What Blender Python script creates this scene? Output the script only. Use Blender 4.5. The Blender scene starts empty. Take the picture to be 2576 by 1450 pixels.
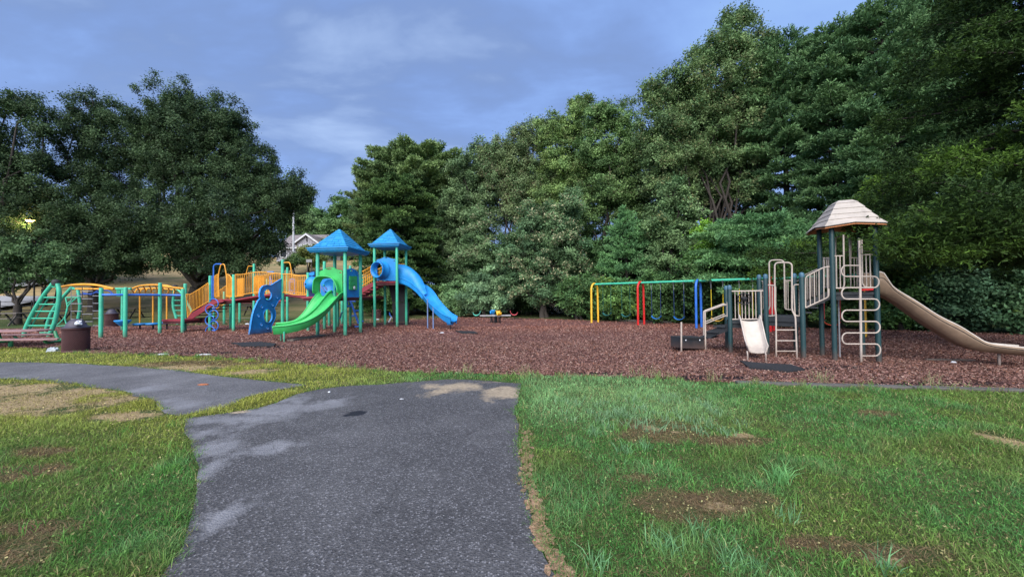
import bpy, math, random
import numpy as np
from mathutils import Vector as V, Matrix, geometry
rad = math.radians
S = bpy.context.scene
COL = S.collection
rng = np.random.default_rng(7)
random.seed(11)

# ------------------------------------------------------------------ camera
F, H, PITCH, ROLL = 930.0, 1.5, rad(1.1), rad(0.6)      # F in units of the 2576 px wide photograph
FW = V((0, math.cos(PITCH), math.sin(PITCH)))
_u0 = V((0, -math.sin(PITCH), math.cos(PITCH)))
RT = V((1, 0, 0)) * math.cos(ROLL) - _u0 * math.sin(ROLL)
UP = V((1, 0, 0)) * math.sin(ROLL) + _u0 * math.cos(ROLL)
cam_data = bpy.data.cameras.new('camera')
cam_data.sensor_width = 36
cam_data.lens = F / 2576 * 36
cam_data.clip_start, cam_data.clip_end = 0.05, 2000
cam = bpy.data.objects.new('camera', cam_data)
COL.objects.link(cam)
m = Matrix((RT, UP, -FW)).transposed().to_4x4()
m.translation = V((0, 0, H))
cam.matrix_world = m
S.camera = cam

# ------------------------------------------------------------------ world, sun, exposure
S.view_settings.view_transform = 'Standard'
S.view_settings.look = 'None'
S.view_settings.gamma = 1
S.view_settings.exposure = 1.98
SUN_EL, SUN_AZ = rad(42), rad(195)       # azimuth measured from +Y towards +X: behind the camera
w = bpy.data.worlds.new('World')
S.world = w
w.use_nodes = True
nt = w.node_tree
N, L = nt.nodes, nt.links
N.clear()
out = N.new('ShaderNodeOutputWorld')
bg = N.new('ShaderNodeBackground')
bg.inputs['Strength'].default_value = 0.06
sky = N.new('ShaderNodeTexSky')
sky.sky_type = 'NISHITA'
sky.sun_disc = False
sky.sun_elevation = SUN_EL
sky.sun_rotation = SUN_AZ
tc = N.new('ShaderNodeTexCoord')
sep = N.new('ShaderNodeSeparateXYZ')
L.new(tc.outputs['Generated'], sep.inputs[0])
def mth(op, a, b=None, c=None):
    n = N.new('ShaderNodeMath'); n.operation = op
    for i, x in enumerate((a, b, c)):
        if x is None: continue
        if isinstance(x, (int, float)): n.inputs[i].default_value = x
        else: L.new(x, n.inputs[i])
    return n.outputs[0]
zz = mth('ADD', mth('MAXIMUM', sep.outputs['Z'], 0.0), 0.16)
px_ = mth('DIVIDE', sep.outputs['X'], zz); py_ = mth('DIVIDE', sep.outputs['Y'], zz)
cx = N.new('ShaderNodeCombineXYZ'); L.new(px_, cx.inputs[0]); L.new(py_, cx.inputs[1])
def wnoise(scale, detail, off, rough=0.55, sx=1.0, sy=1.0):
    mp = N.new('ShaderNodeMapping'); mp.inputs['Location'].default_value = off
    mp.inputs['Scale'].default_value = (sx, sy, 1)
    mp.inputs['Rotation'].default_value = (0, 0, rad(25))
    L.new(cx.outputs[0], mp.inputs[0])
    n = N.new('ShaderNodeTexNoise'); n.inputs['Scale'].default_value = scale
    n.inputs['Detail'].default_value = detail; n.inputs['Roughness'].default_value = rough
    n.inputs['Distortion'].default_value = 0.3
    L.new(mp.outputs[0], n.inputs['Vector']); return n.outputs[0]
def ramp(fac, stops):
    r = N.new('ShaderNodeValToRGB'); L.new(fac, r.inputs[0])
    e = r.color_ramp.elements
    while len(e) < len(stops): e.new(0.5)
    for k, (p, c) in enumerate(stops):
        e[k].position = p; e[k].color = (*c, 1)
    r.color_ramp.interpolation = 'B_SPLINE'
    return r.outputs[0]
def mix(fac, a, b, bt='MIX'):
    n = N.new('ShaderNodeMix'); n.data_type = 'RGBA'; n.blend_type = bt
    for s, x in ((0, fac), (6, a), (7, b)):
        if isinstance(x, (int, float)): n.inputs[s].default_value = x
        elif isinstance(x, tuple): n.inputs[s].default_value = (*x, 1)
        else: L.new(x, n.inputs[s])
    return n.outputs[2]
K = 1.0 / 0.06 / 2 ** 1.98           # so that cloud colours below are the picture's own linear values
big = wnoise(0.75, 6, (1.3, 0.4, 0), sx=0.7)
fine = wnoise(2.6, 6, (4.1, 2.7, 0), 0.55, sx=0.6)
cov = mth('ADD', mth('MULTIPLY', big, 0.66), mth('MULTIPLY', fine, 0.34))
lo = mth('SUBTRACT', 1.0, mth('MULTIPLY', sep.outputs['Z'], 2.2))
cloud = ramp(cov, [(0.37, (0.35, 0.56, 1.0)), (0.44, (0.29, 0.47, 0.95)), (0.50, (0.22, 0.34, 0.66)), (0.54, (0.26, 0.39, 0.72)), (0.62, (0.48, 0.65, 1.0))])
ksc = N.new('ShaderNodeVectorMath'); ksc.operation = 'SCALE'; L.new(cloud, ksc.inputs[0]); ksc.inputs['Scale'].default_value = K
hz = mix(mth('MINIMUM', mth('MAXIMUM', mth('MULTIPLY', lo, 0.55), 0.0), 0.5), ksc.outputs[0], (0.38 * K, 0.57 * K, 1.02 * K))
skyd = N.new('ShaderNodeVectorMath'); skyd.operation = 'SCALE'; L.new(sky.outputs[0], skyd.inputs[0]); skyd.inputs['Scale'].default_value = 0.5
fin = mix(0.93, skyd.outputs[0], hz)
L.new(fin, bg.inputs['Color']); L.new(bg.outputs[0], out.inputs[0])
sd = bpy.data.lights.new('sun', 'SUN')
sd.energy = 1.45; sd.angle = rad(65); sd.color = (1.0, 0.95, 0.87)
sun = bpy.data.objects.new('sun', sd); COL.objects.link(sun)
sdir = V((math.sin(SUN_AZ) * math.cos(SUN_EL), math.cos(SUN_AZ) * math.cos(SUN_EL), math.sin(SUN_EL)))
sun.rotation_euler = sdir.to_track_quat('Z', 'Y').to_euler()

# ------------------------------------------------------------------ measuring helpers
def ray(x, y):
    return FW + RT * ((x - 1288) / F) + UP * ((725 - y) / F)
def G(x, y, z=0.0):                       # a point of the photograph on the ground (or height z)
    d = ray(x, y); t = (z - H) / d.z
    return V((d.x * t, d.y * t, z))
def D(x, y, Y):                           # a point of the photograph at a known depth
    d = ray(x, y); t = Y / d.y
    return V((d.x * t, Y, H + d.z * t))
ZM = {1: (0, 900, 2.636), 2: (650, 880, 2.788), 3: (1150, 860, 2.686), 4: (1800, 1000, 2.862), 5: (2600, 750, 2.071), 6: (3100, 750, 1.933),
      'a': (1180, 1000, 4.53), 'b': (700, 980, 4.53), 'c': (950, 980, 4.53), 'd': (1440, 860, 3.1525), 'e': (200, 1080, 5.8), 'f': (480, 1080, 5.8),
      'g': (1840, 1180, 12.88), 'h': (2950, 980, 3.222), 'i': (0, 1200, 6.44), 'k': (2640, 1050, 3.7175), 'l': (3140, 760, 3.625), 'm': (3300, 1000, 3.2229),
      'n': (1050, 780, 5.7244)}
def Z(k, x, y):
    o = ZM[k]; return ((o[0] + x / o[2]) * .644, (o[1] + y / o[2]) * .644)
class Plane:                              # a vertical plane through two ground points
    def __init__(s, a, b, off=0.0):
        s.a = V((a[0], a[1], 0)); d = V((b[0] - a[0], b[1] - a[1], 0)); s.d = d.normalized()
        s.n = V((-s.d.y, s.d.x, 0)); s.a = s.a + s.n * off
    def at(s, px, py, off=0.0):
        r = ray(px, py); c = V((0, 0, H)); p = s.a + s.n * off
        t = (p - c).dot(s.n) / r.dot(s.n)
        return c + r * t
    def zp(s, k, pts, off=0.0):
        return [s.at(*Z(k, x, y), off) for x, y in pts]
    def pp(s, pts, off=0.0):
        return [s.at(x, y, off) for x, y in pts]
class Frame:                              # a structure's own axes
    def __init__(s, o, th):
        s.o = V((o[0], o[1], 0)); s.u = V((math.cos(th), -math.sin(th), 0)); s.v = V((math.sin(th), math.cos(th), 0))
    def w(s, u, v, z=0.0):
        return s.o + s.u * u + s.v * v + V((0, 0, z))
    def row(s, v):
        p = s.w(0, v); return Plane(p, p + s.u)
    def col(s, u):
        p = s.w(u, 0); return Plane(p, p + s.v)
    def uv(s, p):
        d = p - s.o; return d.dot(s.u), d.dot(s.v)

# ------------------------------------------------------------------ objects
ORG = {}
def prop(o, label=None, cat=None, group=None, kind=None):
    if label: o['label'] = label
    if cat: o['category'] = cat
    if group: o['group'] = group
    if kind: o['kind'] = kind
    return o
def thing(name, label, cat, loc, group=None):
    o = bpy.data.objects.new(name, None); COL.objects.link(o)
    o.location = loc; o.empty_display_size = 0.2
    ORG[o.name] = V(loc)
    return prop(o, label, cat, group)
def dup(o, loc=None, rz=0.0, sc=1.0, parent=None, **pr):
    c = o.copy(); COL.objects.link(c); c.parent = parent
    if loc is not None:
        c.location = loc; c.rotation_euler = (0, 0, rz); c.scale = (sc, sc, sc) if isinstance(sc, (int, float)) else sc
    for ch in [x for x in o.children]: dup(ch, parent=c)
    if pr: prop(c, **pr)
    return c
def link_mesh(name, me, mat, parent=None, loc=None):
    o = bpy.data.objects.new(name, me); COL.objects.link(o)
    if mat: me.materials.append(mat)
    if parent is not None:
        o.parent = parent; ORG[o.name] = ORG[parent.name]
    else:
        o.location = loc or (0, 0, 0); ORG[o.name] = V(loc or (0, 0, 0))
    return o

def fillet(pts, r, n=5, closed=False):
    pts = [V(p) for p in pts]; out_ = []
    N_ = len(pts)
    for i, p in enumerate(pts):
        if not closed and i in (0, N_ - 1): out_.append(p); continue
        a, b = pts[i - 1] - p, pts[(i + 1) % N_] - p
        la, lb = a.length, b.length
        if la < 1e-6 or lb < 1e-6: continue
        q = min(r, la * .48, lb * .48)
        p0, p1 = p + a / la * q, p + b / lb * q
        for k in range(n + 1):
            t = k / n
            out_.append(p0 * (1 - t) ** 2 + p * 2 * t * (1 - t) + p1 * t * t)
    return out_
def spline(pts, n=6):
    P = [V(p) for p in pts]; P = [P[0] * 2 - P[1]] + P + [P[-1] * 2 - P[-2]]; o = []
    for i in range(1, len(P) - 2):
        for k in range(n):
            t = k / n; a, b, c, d = P[i - 1], P[i], P[i + 1], P[i + 2]
            o.append(0.5 * (2 * b + (c - a) * t + (2 * a - 5 * b + 4 * c - d) * t * t + (3 * b - a - 3 * c + d) * t ** 3))
    return o + [P[-2]]
def resamp(pts, n):
    pts = [V(p) for p in pts]; s = [0.0]
    for a, b in zip(pts, pts[1:]): s.append(s[-1] + (b - a).length)
    o = []; j = 0
    for k in range(n):
        t = s[-1] * k / (n - 1)
        while j < len(pts) - 2 and s[j + 1] < t: j += 1
        q = (t - s[j]) / max(1e-9, s[j + 1] - s[j]); o.append(pts[j].lerp(pts[j + 1], min(1, q)))
    return o

class MB:
    def __init__(s): s.v = []; s.f = []; s.sm = []
    def add(s, vs, fs, smooth=False):
        k = len(s.v); s.v += [tuple(x) for x in vs]
        s.f += [tuple(i + k for i in f) for f in fs]; s.sm += [smooth] * len(fs); return s
    def tube(s, pts, r, n=10, closed=False, caps=True):
        P = [V(p) for p in pts]
        P = [p for i, p in enumerate(P) if i == 0 or (p - P[i - 1]).length > 1e-5]
        m_ = len(P)
        if m_ < 2: return s
        T = []
        for i in range(m_):
            a = P[(i + 1) % m_] if (closed or i < m_ - 1) else P[i]
            b = P[i - 1] if (closed or i > 0) else P[i]
            t = a - b; T.append(t.normalized() if t.length > 1e-9 else V((0, 0, 1)))
        nx = T[0].cross(V((0, 0, 1)))
        if nx.length < .05: nx = T[0].cross(V((1, 0, 0)))
        nx.normalize(); vs = []
        for i in range(m_):
            nx = (nx - T[i] * nx.dot(T[i])).normalized(); ny = T[i].cross(nx)
            rr = r[i] if isinstance(r, (list, tuple)) else r
            for k in range(n):
                a = 2 * math.pi * k / n; vs.append(P[i] + nx * math.cos(a) * rr + ny * math.sin(a) * rr)
        fs = [(i * n + k, i * n + (k + 1) % n, (i + 1) * n + (k + 1) % n, (i + 1) * n + k) for i in range(m_ - 1) for k in range(n)]
        if closed: fs += [((m_ - 1) * n + k, (m_ - 1) * n + (k + 1) % n, (k + 1) % n, k) for k in range(n)]
        s.add(vs, fs, True)
        if caps and not closed:
            s.add(vs[:n], [tuple(reversed(range(n)))]); s.add(vs[-n:], [tuple(range(n))])
        return s
    def box(s, c, ax, hx, ay, hy, az, hz):
        c = V(c); ax, ay, az = V(ax).normalized() * hx, V(ay).normalized() * hy, V(az).normalized() * hz
        vs = [c + ax * i + ay * j + az * k for k in (-1, 1) for j in (-1, 1) for i in (-1, 1)]
        return s.add(vs, [(0, 2, 3, 1), (4, 5, 7, 6), (0, 1, 5, 4), (2, 6, 7, 3), (0, 4, 6, 2), (1, 3, 7, 5)])
    def bx(s, x0, x1, y0, y1, z0, z1):
        return s.box(((x0 + x1) / 2, (y0 + y1) / 2, (z0 + z1) / 2), (1, 0, 0), abs(x1 - x0) / 2, (0, 1, 0), abs(y1 - y0) / 2, (0, 0, 1), abs(z1 - z0) / 2)
    def bar(s, a, b, w_, t, up=(0, 0, 1)):
        a, b = V(a), V(b); d = (b - a); up = V(up); sd_ = d.cross(up).normalized(); u2 = sd_.cross(d).normalized()
        return s.box((a + b) / 2, d, d.length / 2, sd_, w_ / 2, u2, t / 2)
    def prism(s, loops, ext):             # loops of coplanar 3D points (first outer, rest holes), extruded by the vector ext
        ext = V(ext); flat = [V(p) for l in loops for p in l]
        tri = geometry.tessellate_polygon([[V(p) for p in l] for l in loops])
        n = len(flat); vs = flat + [p + ext for p in flat]
        nn = V((0, 0, 0))
        for t in tri: nn += (flat[t[1]] - flat[t[0]]).cross(flat[t[2]] - flat[t[0]])
        fs = []
        for t in tri:
            tn = (flat[t[1]] - flat[t[0]]).cross(flat[t[2]] - flat[t[0]])
            t = tuple(t) if tn.dot(ext) < 0 else tuple(reversed(t))
            fs.append(t); fs.append(tuple(i + n for i in reversed(t)))
        o = 0
        for l in loops:
            m_ = len(l)
            for i in range(m_):
                a, b = o + i, o + (i + 1) % m_; fs.append((a, b, b + n, a + n))
            o += m_
        return s.add(vs, fs)
    def lathe(s, c, prof, n=24, ax=(0, 0, 1), smooth=True):
        c = V(c); az = V(ax).normalized(); ux = az.cross(V((0, 1, 0)))
        if ux.length < .1: ux = az.cross(V((1, 0, 0)))
        ux.normalize(); uy = az.cross(ux); vs = []
        for r, z in prof:
            for k in range(n):
                a = 2 * math.pi * k / n; vs.append(c + ux * (math.cos(a) * r) + uy * (math.sin(a) * r) + az * z)
        fs = [(i * n + k, i * n + (k + 1) % n, (i + 1) * n + (k + 1) % n, (i + 1) * n + k) for i in range(len(prof) - 1) for k in range(n)]
        return s.add(vs, fs, smooth)
    def sheet(s, rows, th=None, smooth=True):          # grid of points; th = thickness vector
        m_, n = len(rows), len(rows[0]); vs = [V(p) for r in rows for p in r]
        g = lambda i, j: i * n + j
        fs = [(g(i, j), g(i, j + 1), g(i + 1, j + 1), g(i + 1, j)) for i in range(m_ - 1) for j in range(n - 1)]
        s.add(vs, fs, smooth)
        if th is not None:
            th = V(th); s.add([p - th for p in vs], [tuple(reversed(f)) for f in fs], smooth)
            e = [g(0, j) for j in range(n)] + [g(i, n - 1) for i in range(1, m_)] + [g(m_ - 1, j) for j in range(n - 2, -1, -1)] + [g(i, 0) for i in range(m_ - 2, 0, -1)]
            k = len(e); ev = [vs[i] for i in e] + [vs[i] - th for i in e]
            s.add(ev, [(i, i + k, (i + 1) % k + k, (i + 1) % k) for i in range(k)])
        return s
    def build(s, name, mat, parent=None, loc=None, bevel=0):
        me = bpy.data.meshes.new(name)
        o = link_mesh(name, me, mat, parent, loc)
        q = ORG[o.name]
        me.from_pydata([(x - q.x, y - q.y, z - q.z) for x, y, z in s.v], [], s.f)
        me.polygons.foreach_set('use_smooth', s.sm); me.update()
        if bevel:
            b = o.modifiers.new('bevel', 'BEVEL'); b.width = bevel; b.segments = 2; b.limit_method = 'ANGLE'; b.angle_limit = rad(40)
        return o

def np_mesh(name, verts, faces, mat, cols=None, parent=None, loc=None, smooth=False):
    """verts (n,3), faces (m,k) of one size; cols (n,3) point colours"""
    me = bpy.data.meshes.new(name)
    k = faces.shape[1]; nf = len(faces)
    o = link_mesh(name, me, mat, parent, loc); q = ORG[o.name]
    vv = (verts - np.array([q.x, q.y, q.z])).astype(np.float32)
    me.vertices.add(len(vv)); me.vertices.foreach_set('co', vv.ravel())
    me.loops.add(nf * k); me.loops.foreach_set('vertex_index', faces.astype(np.int32).ravel())
    me.polygons.add(nf); me.polygons.foreach_set('loop_start', np.arange(0, nf * k, k, dtype=np.int32))
    me.polygons.foreach_set('loop_total', np.full(nf, k, dtype=np.int32))
    me.update(calc_edges=True)
    me.polygons.foreach_set('use_smooth', np.full(nf, smooth))
    if cols is not None:
        a = me.color_attributes.new('tint', 'FLOAT_COLOR', 'POINT')
        a.data.foreach_set('color', np.hstack([cols, np.ones((len(cols), 1))]).astype(np.float32).ravel())
    return o

# ------------------------------------------------------------------ materials
class NT:
    def __init__(s, name):
        s.m = bpy.data.materials.new(name); s.m.use_nodes = True; s.t = s.m.node_tree; s.n = s.t.nodes; s.l = s.t.links
        s.b = s.n['Principled BSDF']; s.tc = s.n.new('ShaderNodeTexCoord').outputs['Object']
        s.geo = s.n.new('ShaderNodeNewGeometry')
    def set(s, k, x):
        if hasattr(x, 'links'): s.l.new(x, s.b.inputs[k])
        elif isinstance(x, tuple): s.b.inputs[k].default_value = (*x, 1)
        else: s.b.inputs[k].default_value = x
        return s
    def noise(s, scale, detail=4, rough=.55, vec=None, world=True, sc=None, off=(0, 0, 0)):
        v = vec or (s.geo.outputs['Position'] if world else s.tc)
        if sc or off != (0, 0, 0):
            mp = s.n.new('ShaderNodeMapping'); mp.inputs['Scale'].default_value = sc or (1, 1, 1); mp.inputs['Location'].default_value = off; s.l.new(v, mp.inputs[0]); v = mp.outputs[0]
        n = s.n.new('ShaderNodeTexNoise'); n.inputs['Scale'].default_value = scale; n.inputs['Detail'].default_value = detail
        n.inputs['Roughness'].default_value = rough; s.l.new(v, n.inputs['Vector']); return n.outputs[0]
    def vor(s, scale, out='Distance', feat='F1'):
        n = s.n.new('ShaderNodeTexVoronoi'); n.inputs['Scale'].default_value = scale; n.feature = feat
        s.l.new(s.geo.outputs['Position'], n.inputs['Vector']); return n.outputs[out]
    def ramp(s, fac, stops, lin=True):
        r = s.n.new('ShaderNodeValToRGB'); s.l.new(fac, r.inputs[0]); e = r.color_ramp.elements
        while len(e) < len(stops): e.new(.5)
        for k, (p, c) in enumerate(stops):
            e[k].position = p; e[k].color = (*((c,) * 3 if isinstance(c, (int, float)) else c), 1)
        return r.outputs[0]
    def mix(s, fac, a, b, bt='MIX'):
        n = s.n.new('ShaderNodeMix'); n.data_type = 'RGBA'; n.blend_type = bt
        for q, x in ((0, fac), (6, a), (7, b)):
            if isinstance(x, (int, float)): n.inputs[q].default_value = x
            elif isinstance(x, tuple): n.inputs[q].default_value = (*x, 1)
            else: s.l.new(x, n.inputs[q])
        return n.outputs[2]
    def math(s, op, a, b=None):
        n = s.n.new('ShaderNodeMath'); n.operation = op
        for i, x in enumerate((a, b)):
            if x is None: continue
            if isinstance(x, (int, float)): n.inputs[i].default_value = x
            else: s.l.new(x, n.inputs[i])
        return n.outputs[0]
    def bump(s, h, st=.3, d=.01):
        b = s.n.new('ShaderNodeBump'); b.inputs['Strength'].default_value = st; b.inputs['Distance'].default_value = d
        s.l.new(h, b.inputs['Height']); s.l.new(b.outputs[0], s.b.inputs['Normal']); return s
def plain(name, c, rough=.5, metal=0.0, var=.18, scale=3.0, wear=None):
    n = NT(name); a = tuple(x * (1 - var) for x in c); b = tuple(min(1, x * (1 + var)) for x in c)
    col = n.ramp(n.noise(scale, 6, .65), [(.3, a), (.7, b)])
    if wear:                                  # scuffs and dust spots
        col = n.mix(n.ramp(n.noise(18, 8, .75), [(.58, 0.0), (.66, .5)]), col, wear)
    sp_ = n.n.new('ShaderNodeSeparateXYZ'); n.l.new(n.geo.outputs['Position'], sp_.inputs[0])
    spl = n.math('MULTIPLY', n.ramp(n.math('ADD', sp_.outputs[2], n.math('MULTIPLY', n.noise(9, 5), .25)), [(.14, .75), (.42, 0.0)]), .9)
    if wear: col = n.mix(spl, col, (.12, .07, .055)); col = n.mix(n.ramp(n.noise(5, 6, .7, sc=(1, 1, .18)), [(.55, 0.0), (.75, .28)]), col, (.10, .10, .10))
    n.set('Base Color', col).set('Roughness', rough).set('Metallic', metal)
    n.bump(n.noise(60, 3), .08, .004)
    return n.m
GREEN = plain('teal_green_paint', (.06, .50, .32), .42, wear=(.16, .40, .27))
GREENP = plain('green_plastic', (.045, .46, .12), .45, wear=(.16, .5, .2))
BLUE = plain('blue_plastic', (.012, .25, .66), .45, wear=(.08, .28, .55))
BLUER = plain('blue_roof_plastic', (.012, .24, .54), .5, wear=(.06, .25, .48))
BLUEM = plain('blue_paint', (.03, .16, .62), .4)
YEL = plain('yellow_paint', (.80, .36, .035), .42, wear=(.6, .33, .1))
YELS = plain('bright_yellow_paint', (.85, .48, .04), .4)
REDD = plain('maroon_deck_coating', (.26, .028, .045), .55, wear=(.3, .08, .08))
REDDK = plain('dark_maroon_coating', (.085, .018, .022), .6)
REDP = plain('red_paint', (.62, .02, .02), .4)
BEIGE = plain('beige_paint', (.48, .41, .36), .5, wear=(.45, .36, .28))
TANP = plain('tan_plastic', (.52, .46, .41), .55, wear=(.45, .38, .3))
TANS = plain('weathered_tan_plastic', (.25, .175, .12), .6, scale=6, wear=(.2, .13, .08))
RIMW = plain('pale_slide_rim', (.55, .50, .46), .5)
TANR = plain('tan_roof_plastic', (.43, .385, .35), .6, scale=1.5, wear=(.35, .28, .24))
DKG = plain('dark_green_paint', (.018, .055, .062), .45, wear=(.05, .09, .1))
BLK = plain('black_coating', (.022, .026, .032), .6, wear=(.06, .065, .075))
RUB = plain('black_rubber', (.014, .015, .019), .8)
CHAR = plain('charcoal_panel', (.03, .032, .036), .75, wear=(.06, .06, .065))
STEEL = plain('galvanised_steel', (.42, .42, .44), .45, .6)
CHAIN = plain('grey_chain', (.25, .27, .30), .5, .4)
BLUEC = plain('navy_chain_sleeve', (.012, .035, .13), .6)
YELC = plain('yellow_chain_sleeve', (.72, .55, .03), .6)
GRNC = plain('dark_green_chain_sleeve', (.012, .10, .07), .6)
MAROON = plain('maroon_mesh_coating', (.085, .032, .035), .6)
PLUMP = plain('plum_table_coating', (.33, .19, .19), .55)
DOME = plain('grey_violet_plastic', (.055, .05, .075), .55)
PAPER = plain('white_paper', (.65, .68, .75), .8, var=.08)
WOOD = plain('grey_timber', (.15, .13, .115), .85, scale=9)
WOODD = plain('dark_timber', (.045, .036, .032), .85, scale=9)
BARK = plain('bark', (.045, .037, .032), .9, scale=5)
WHITEP = plain('white_painted_metal', (.6, .62, .66), .5)
PINK = plain('faded_pink_plastic', (.50, .07, .09), .45)
TEALP = plain('aqua_plastic', (.10, .52, .40), .45)

# ------------------------------------------------------------------ ground shapes
def sstep(x, a, b):
    t = np.clip((x - a) / (b - a), 0, 1); return t * t * (3 - 2 * t)
def terrain(x, y):
    x = np.asarray(x, float); y = np.asarray(y, float)
    f = sstep(-x / np.maximum(y, 1), .12, .40)
    d = y - 29
    r = np.log1p(np.exp(np.clip(d / 1.5, -30, 30))) * 1.5
    return f * .235 * np.minimum(r, 45 - 12 * np.exp(-np.maximum(r - 30, 0) / 15) * (r > 30))
def tz(x, y): return float(terrain(x, y))
def jag(poly, step=.25, amp=.05, seed=1):
    rr = random.Random(seed); o = []
    for i in range(len(poly)):
        a, b = poly[i], poly[(i + 1) % len(poly)]; n = max(1, int((b - a).length / (step * max(1, a.length / 6))))
        for k in range(n):
            p = a.lerp(b, k / n); s_ = amp * max(.6, min(3, p.length / 6)); o.append(V((p.x + rr.uniform(-s_, s_), p.y + rr.uniform(-s_, s_), p.z)))
    return o
def inpoly(x, y, poly):
    c = np.zeros(x.shape, bool); n = len(poly)
    for i in range(n):
        a, b = poly[i], poly[(i + 1) % n]
        if a.y == b.y: continue
        t = (a.y > y) != (b.y > y); xx = (b.x - a.x) * (y - a.y) / (b.y - a.y) + a.x
        c ^= t & (x < xx)
    return c
def vnoise(x, y, sc, seed=0):
    r = np.random.default_rng(seed).random((257, 257)); X = x * sc + 1000; Y = y * sc + 1000
    xi, yi = np.floor(X).astype(int), np.floor(Y).astype(int); fx, fy = X - xi, Y - yi
    fx, fy = fx * fx * (3 - 2 * fx), fy * fy * (3 - 2 * fy); a = lambda i, j: r[(xi + i) % 257, (yi + j) % 257]
    return (a(0, 0) * (1 - fx) + a(1, 0) * fx) * (1 - fy) + (a(0, 1) * (1 - fx) + a(1, 1) * fx) * fy
def fbm(x, y, sc, seed=0):
    return (vnoise(x, y, sc, seed) * .55 + vnoise(x, y, sc * 2.3, seed + 1) * .3 + vnoise(x, y, sc * 5.1, seed + 2) * .15)
def gp(pts, z=0.0): return [V((G(x, y).x, G(x, y).y, z)) for x, y in pts]
def blobw(px, py, rx, ry):
    c = G(px, py); a, b = G(px, py - ry), G(px, py + ry); return (c.x, c.y, rx / F * c.y, abs(a.y - b.y) / 2)
def ground_blob(nt_, bl, soft=.35, rough=1.0, nz=None):
    """node mask of a set of elliptical stains, edges broken up by noise"""
    nz = nz or nt_.noise(1.5, 8, .68); sep_ = nt_.n.new('ShaderNodeSeparateXYZ'); nt_.l.new(nt_.geo.outputs['Position'], sep_.inputs[0]); o = None
    for cx_, cy_, rx, ry in bl:
        a = nt_.math('DIVIDE', nt_.math('SUBTRACT', sep_.outputs[0], cx_), rx); b = nt_.math('DIVIDE', nt_.math('SUBTRACT', sep_.outputs[1], cy_), ry)
        d = nt_.math('SQRT', nt_.math('ADD', nt_.math('MULTIPLY', a, a), nt_.math('MULTIPLY', b, b)))
        d = nt_.math('ADD', d, nt_.math('MULTIPLY', nt_.math('SUBTRACT', nz, .5), 6.0 * rough))
        m_ = nt_.n.new('ShaderNodeMapRange'); m_.inputs['From Min'].default_value = 1.0; m_.inputs['From Max'].default_value = 1.0 - soft
        nt_.l.new(d, m_.inputs['Value']); o = m_.outputs[0] if o is None else nt_.math('MAXIMUM', o, m_.outputs[0])
    return o

MAIN = gp([(1400, 1450), (1460, 1800), (330, 1800), (415, 1450), (452, 1380), (476, 1300), (488, 1240), (497, 1180), (488, 1130), (464, 1090), (468, 1054),
           (560, 1042), (640, 1030), (690, 1015), (745, 992), (800, 980), (860, 972), (960, 967), (1060, 960), (1130, 954), (1230, 958), (1308, 965), (1306, 1000), (1293, 1040),
           (1310, 1070), (1300, 1120), (1315, 1180), (1328, 1260), (1345, 1330), (1372, 1400)])
SIDE = gp([(-700, 915), (-300, 909), (0, 911), (150, 913), (300, 920), (440, 932), (540, 944), (640, 956), (775, 968), (700, 982), (620, 1000), (575, 1022), (480, 1042), (445, 1048),
           (420, 1040), (398, 1022), (365, 1003), (300, 985), (190, 966), (100, 956), (0, 953), (-300, 960), (-700, 980)])
MULCH = gp([(-260, 872), (-100, 874), (140, 876), (230, 889), (300, 889), (400, 894), (540, 898), (640, 906), (760, 917), (900, 928), (1000, 936), (1200, 941), (1400, 947), (1600, 951),
            (1800, 961), (2000, 970), (2300, 978), (2576, 986), (2900, 996), (3000, 850), (2576, 838), (2400, 835), (2100, 826), (1900, 821), (1700, 812), (1500, 806), (1400, 802), (1300, 799),
            (1150, 797), (1000, 795), (900, 792), (800, 792), (700, 797), (560, 803), (457, 812), (320, 818), (110, 824), (-260, 834)])
RIM = gp([(1325, 1140), (1322, 1180), (1335, 1260), (1352, 1330), (1378, 1400), (1405, 1450), (1480, 1800), (1530, 1800), (1448, 1450), (1408, 1380), (1378, 1300), (1358, 1220), (1342, 1170)])
SANDB = [blobw(*b) for b in [(90, 1010, 260, 42), (-80, 990, 200, 30), (430, 925, 150, 9), (320, 1045, 90, 12), (1640, 1075, 45, 9), (1800, 1272, 40, 10), (1700, 1085, 20, 6), (2565, 1120, 35, 40), (620, 935, 60, 8), (2230, 1410, 70, 14), (1870, 1095, 30, 6)]]
BROWNB = [blobw(*b) for b in [(1720, 1260, 140, 34), (2200, 1040, 50, 7), (2280, 1400, 150, 30), (100, 1140, 75, 16), (60, 1190, 90, 18), (30, 1400, 120, 40), (1650, 1080, 90, 22), (520, 915, 260, 10), (1600, 1200, 70, 25), (90, 1330, 110, 14), (2060, 1370, 90, 16), (1850, 1110, 80, 12)]]
DRYB = [blobw(*b) for b in [(750, 1014, 130, 24), (680, 1035, 90, 20), (840, 1008, 50, 14), (590, 1060, 170, 24), (515, 1085, 75, 32), (530, 1130, 70, 44), (512, 1190, 45, 60), (340, 985, 50, 14), (470, 1022, 95, 17), (400, 1015, 30, 12), (560, 1300, 60, 50), (700, 1130, 60, 20)]]
SANDP = [blobw(*b) for b in [(1160, 972, 110, 15), (1270, 985, 60, 18), (1100, 985, 40, 12), (600, 1038, 25, 5)]]
WET = [blobw(897, 1040, 30, 9), blobw(873, 1046, 14, 4)]

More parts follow.
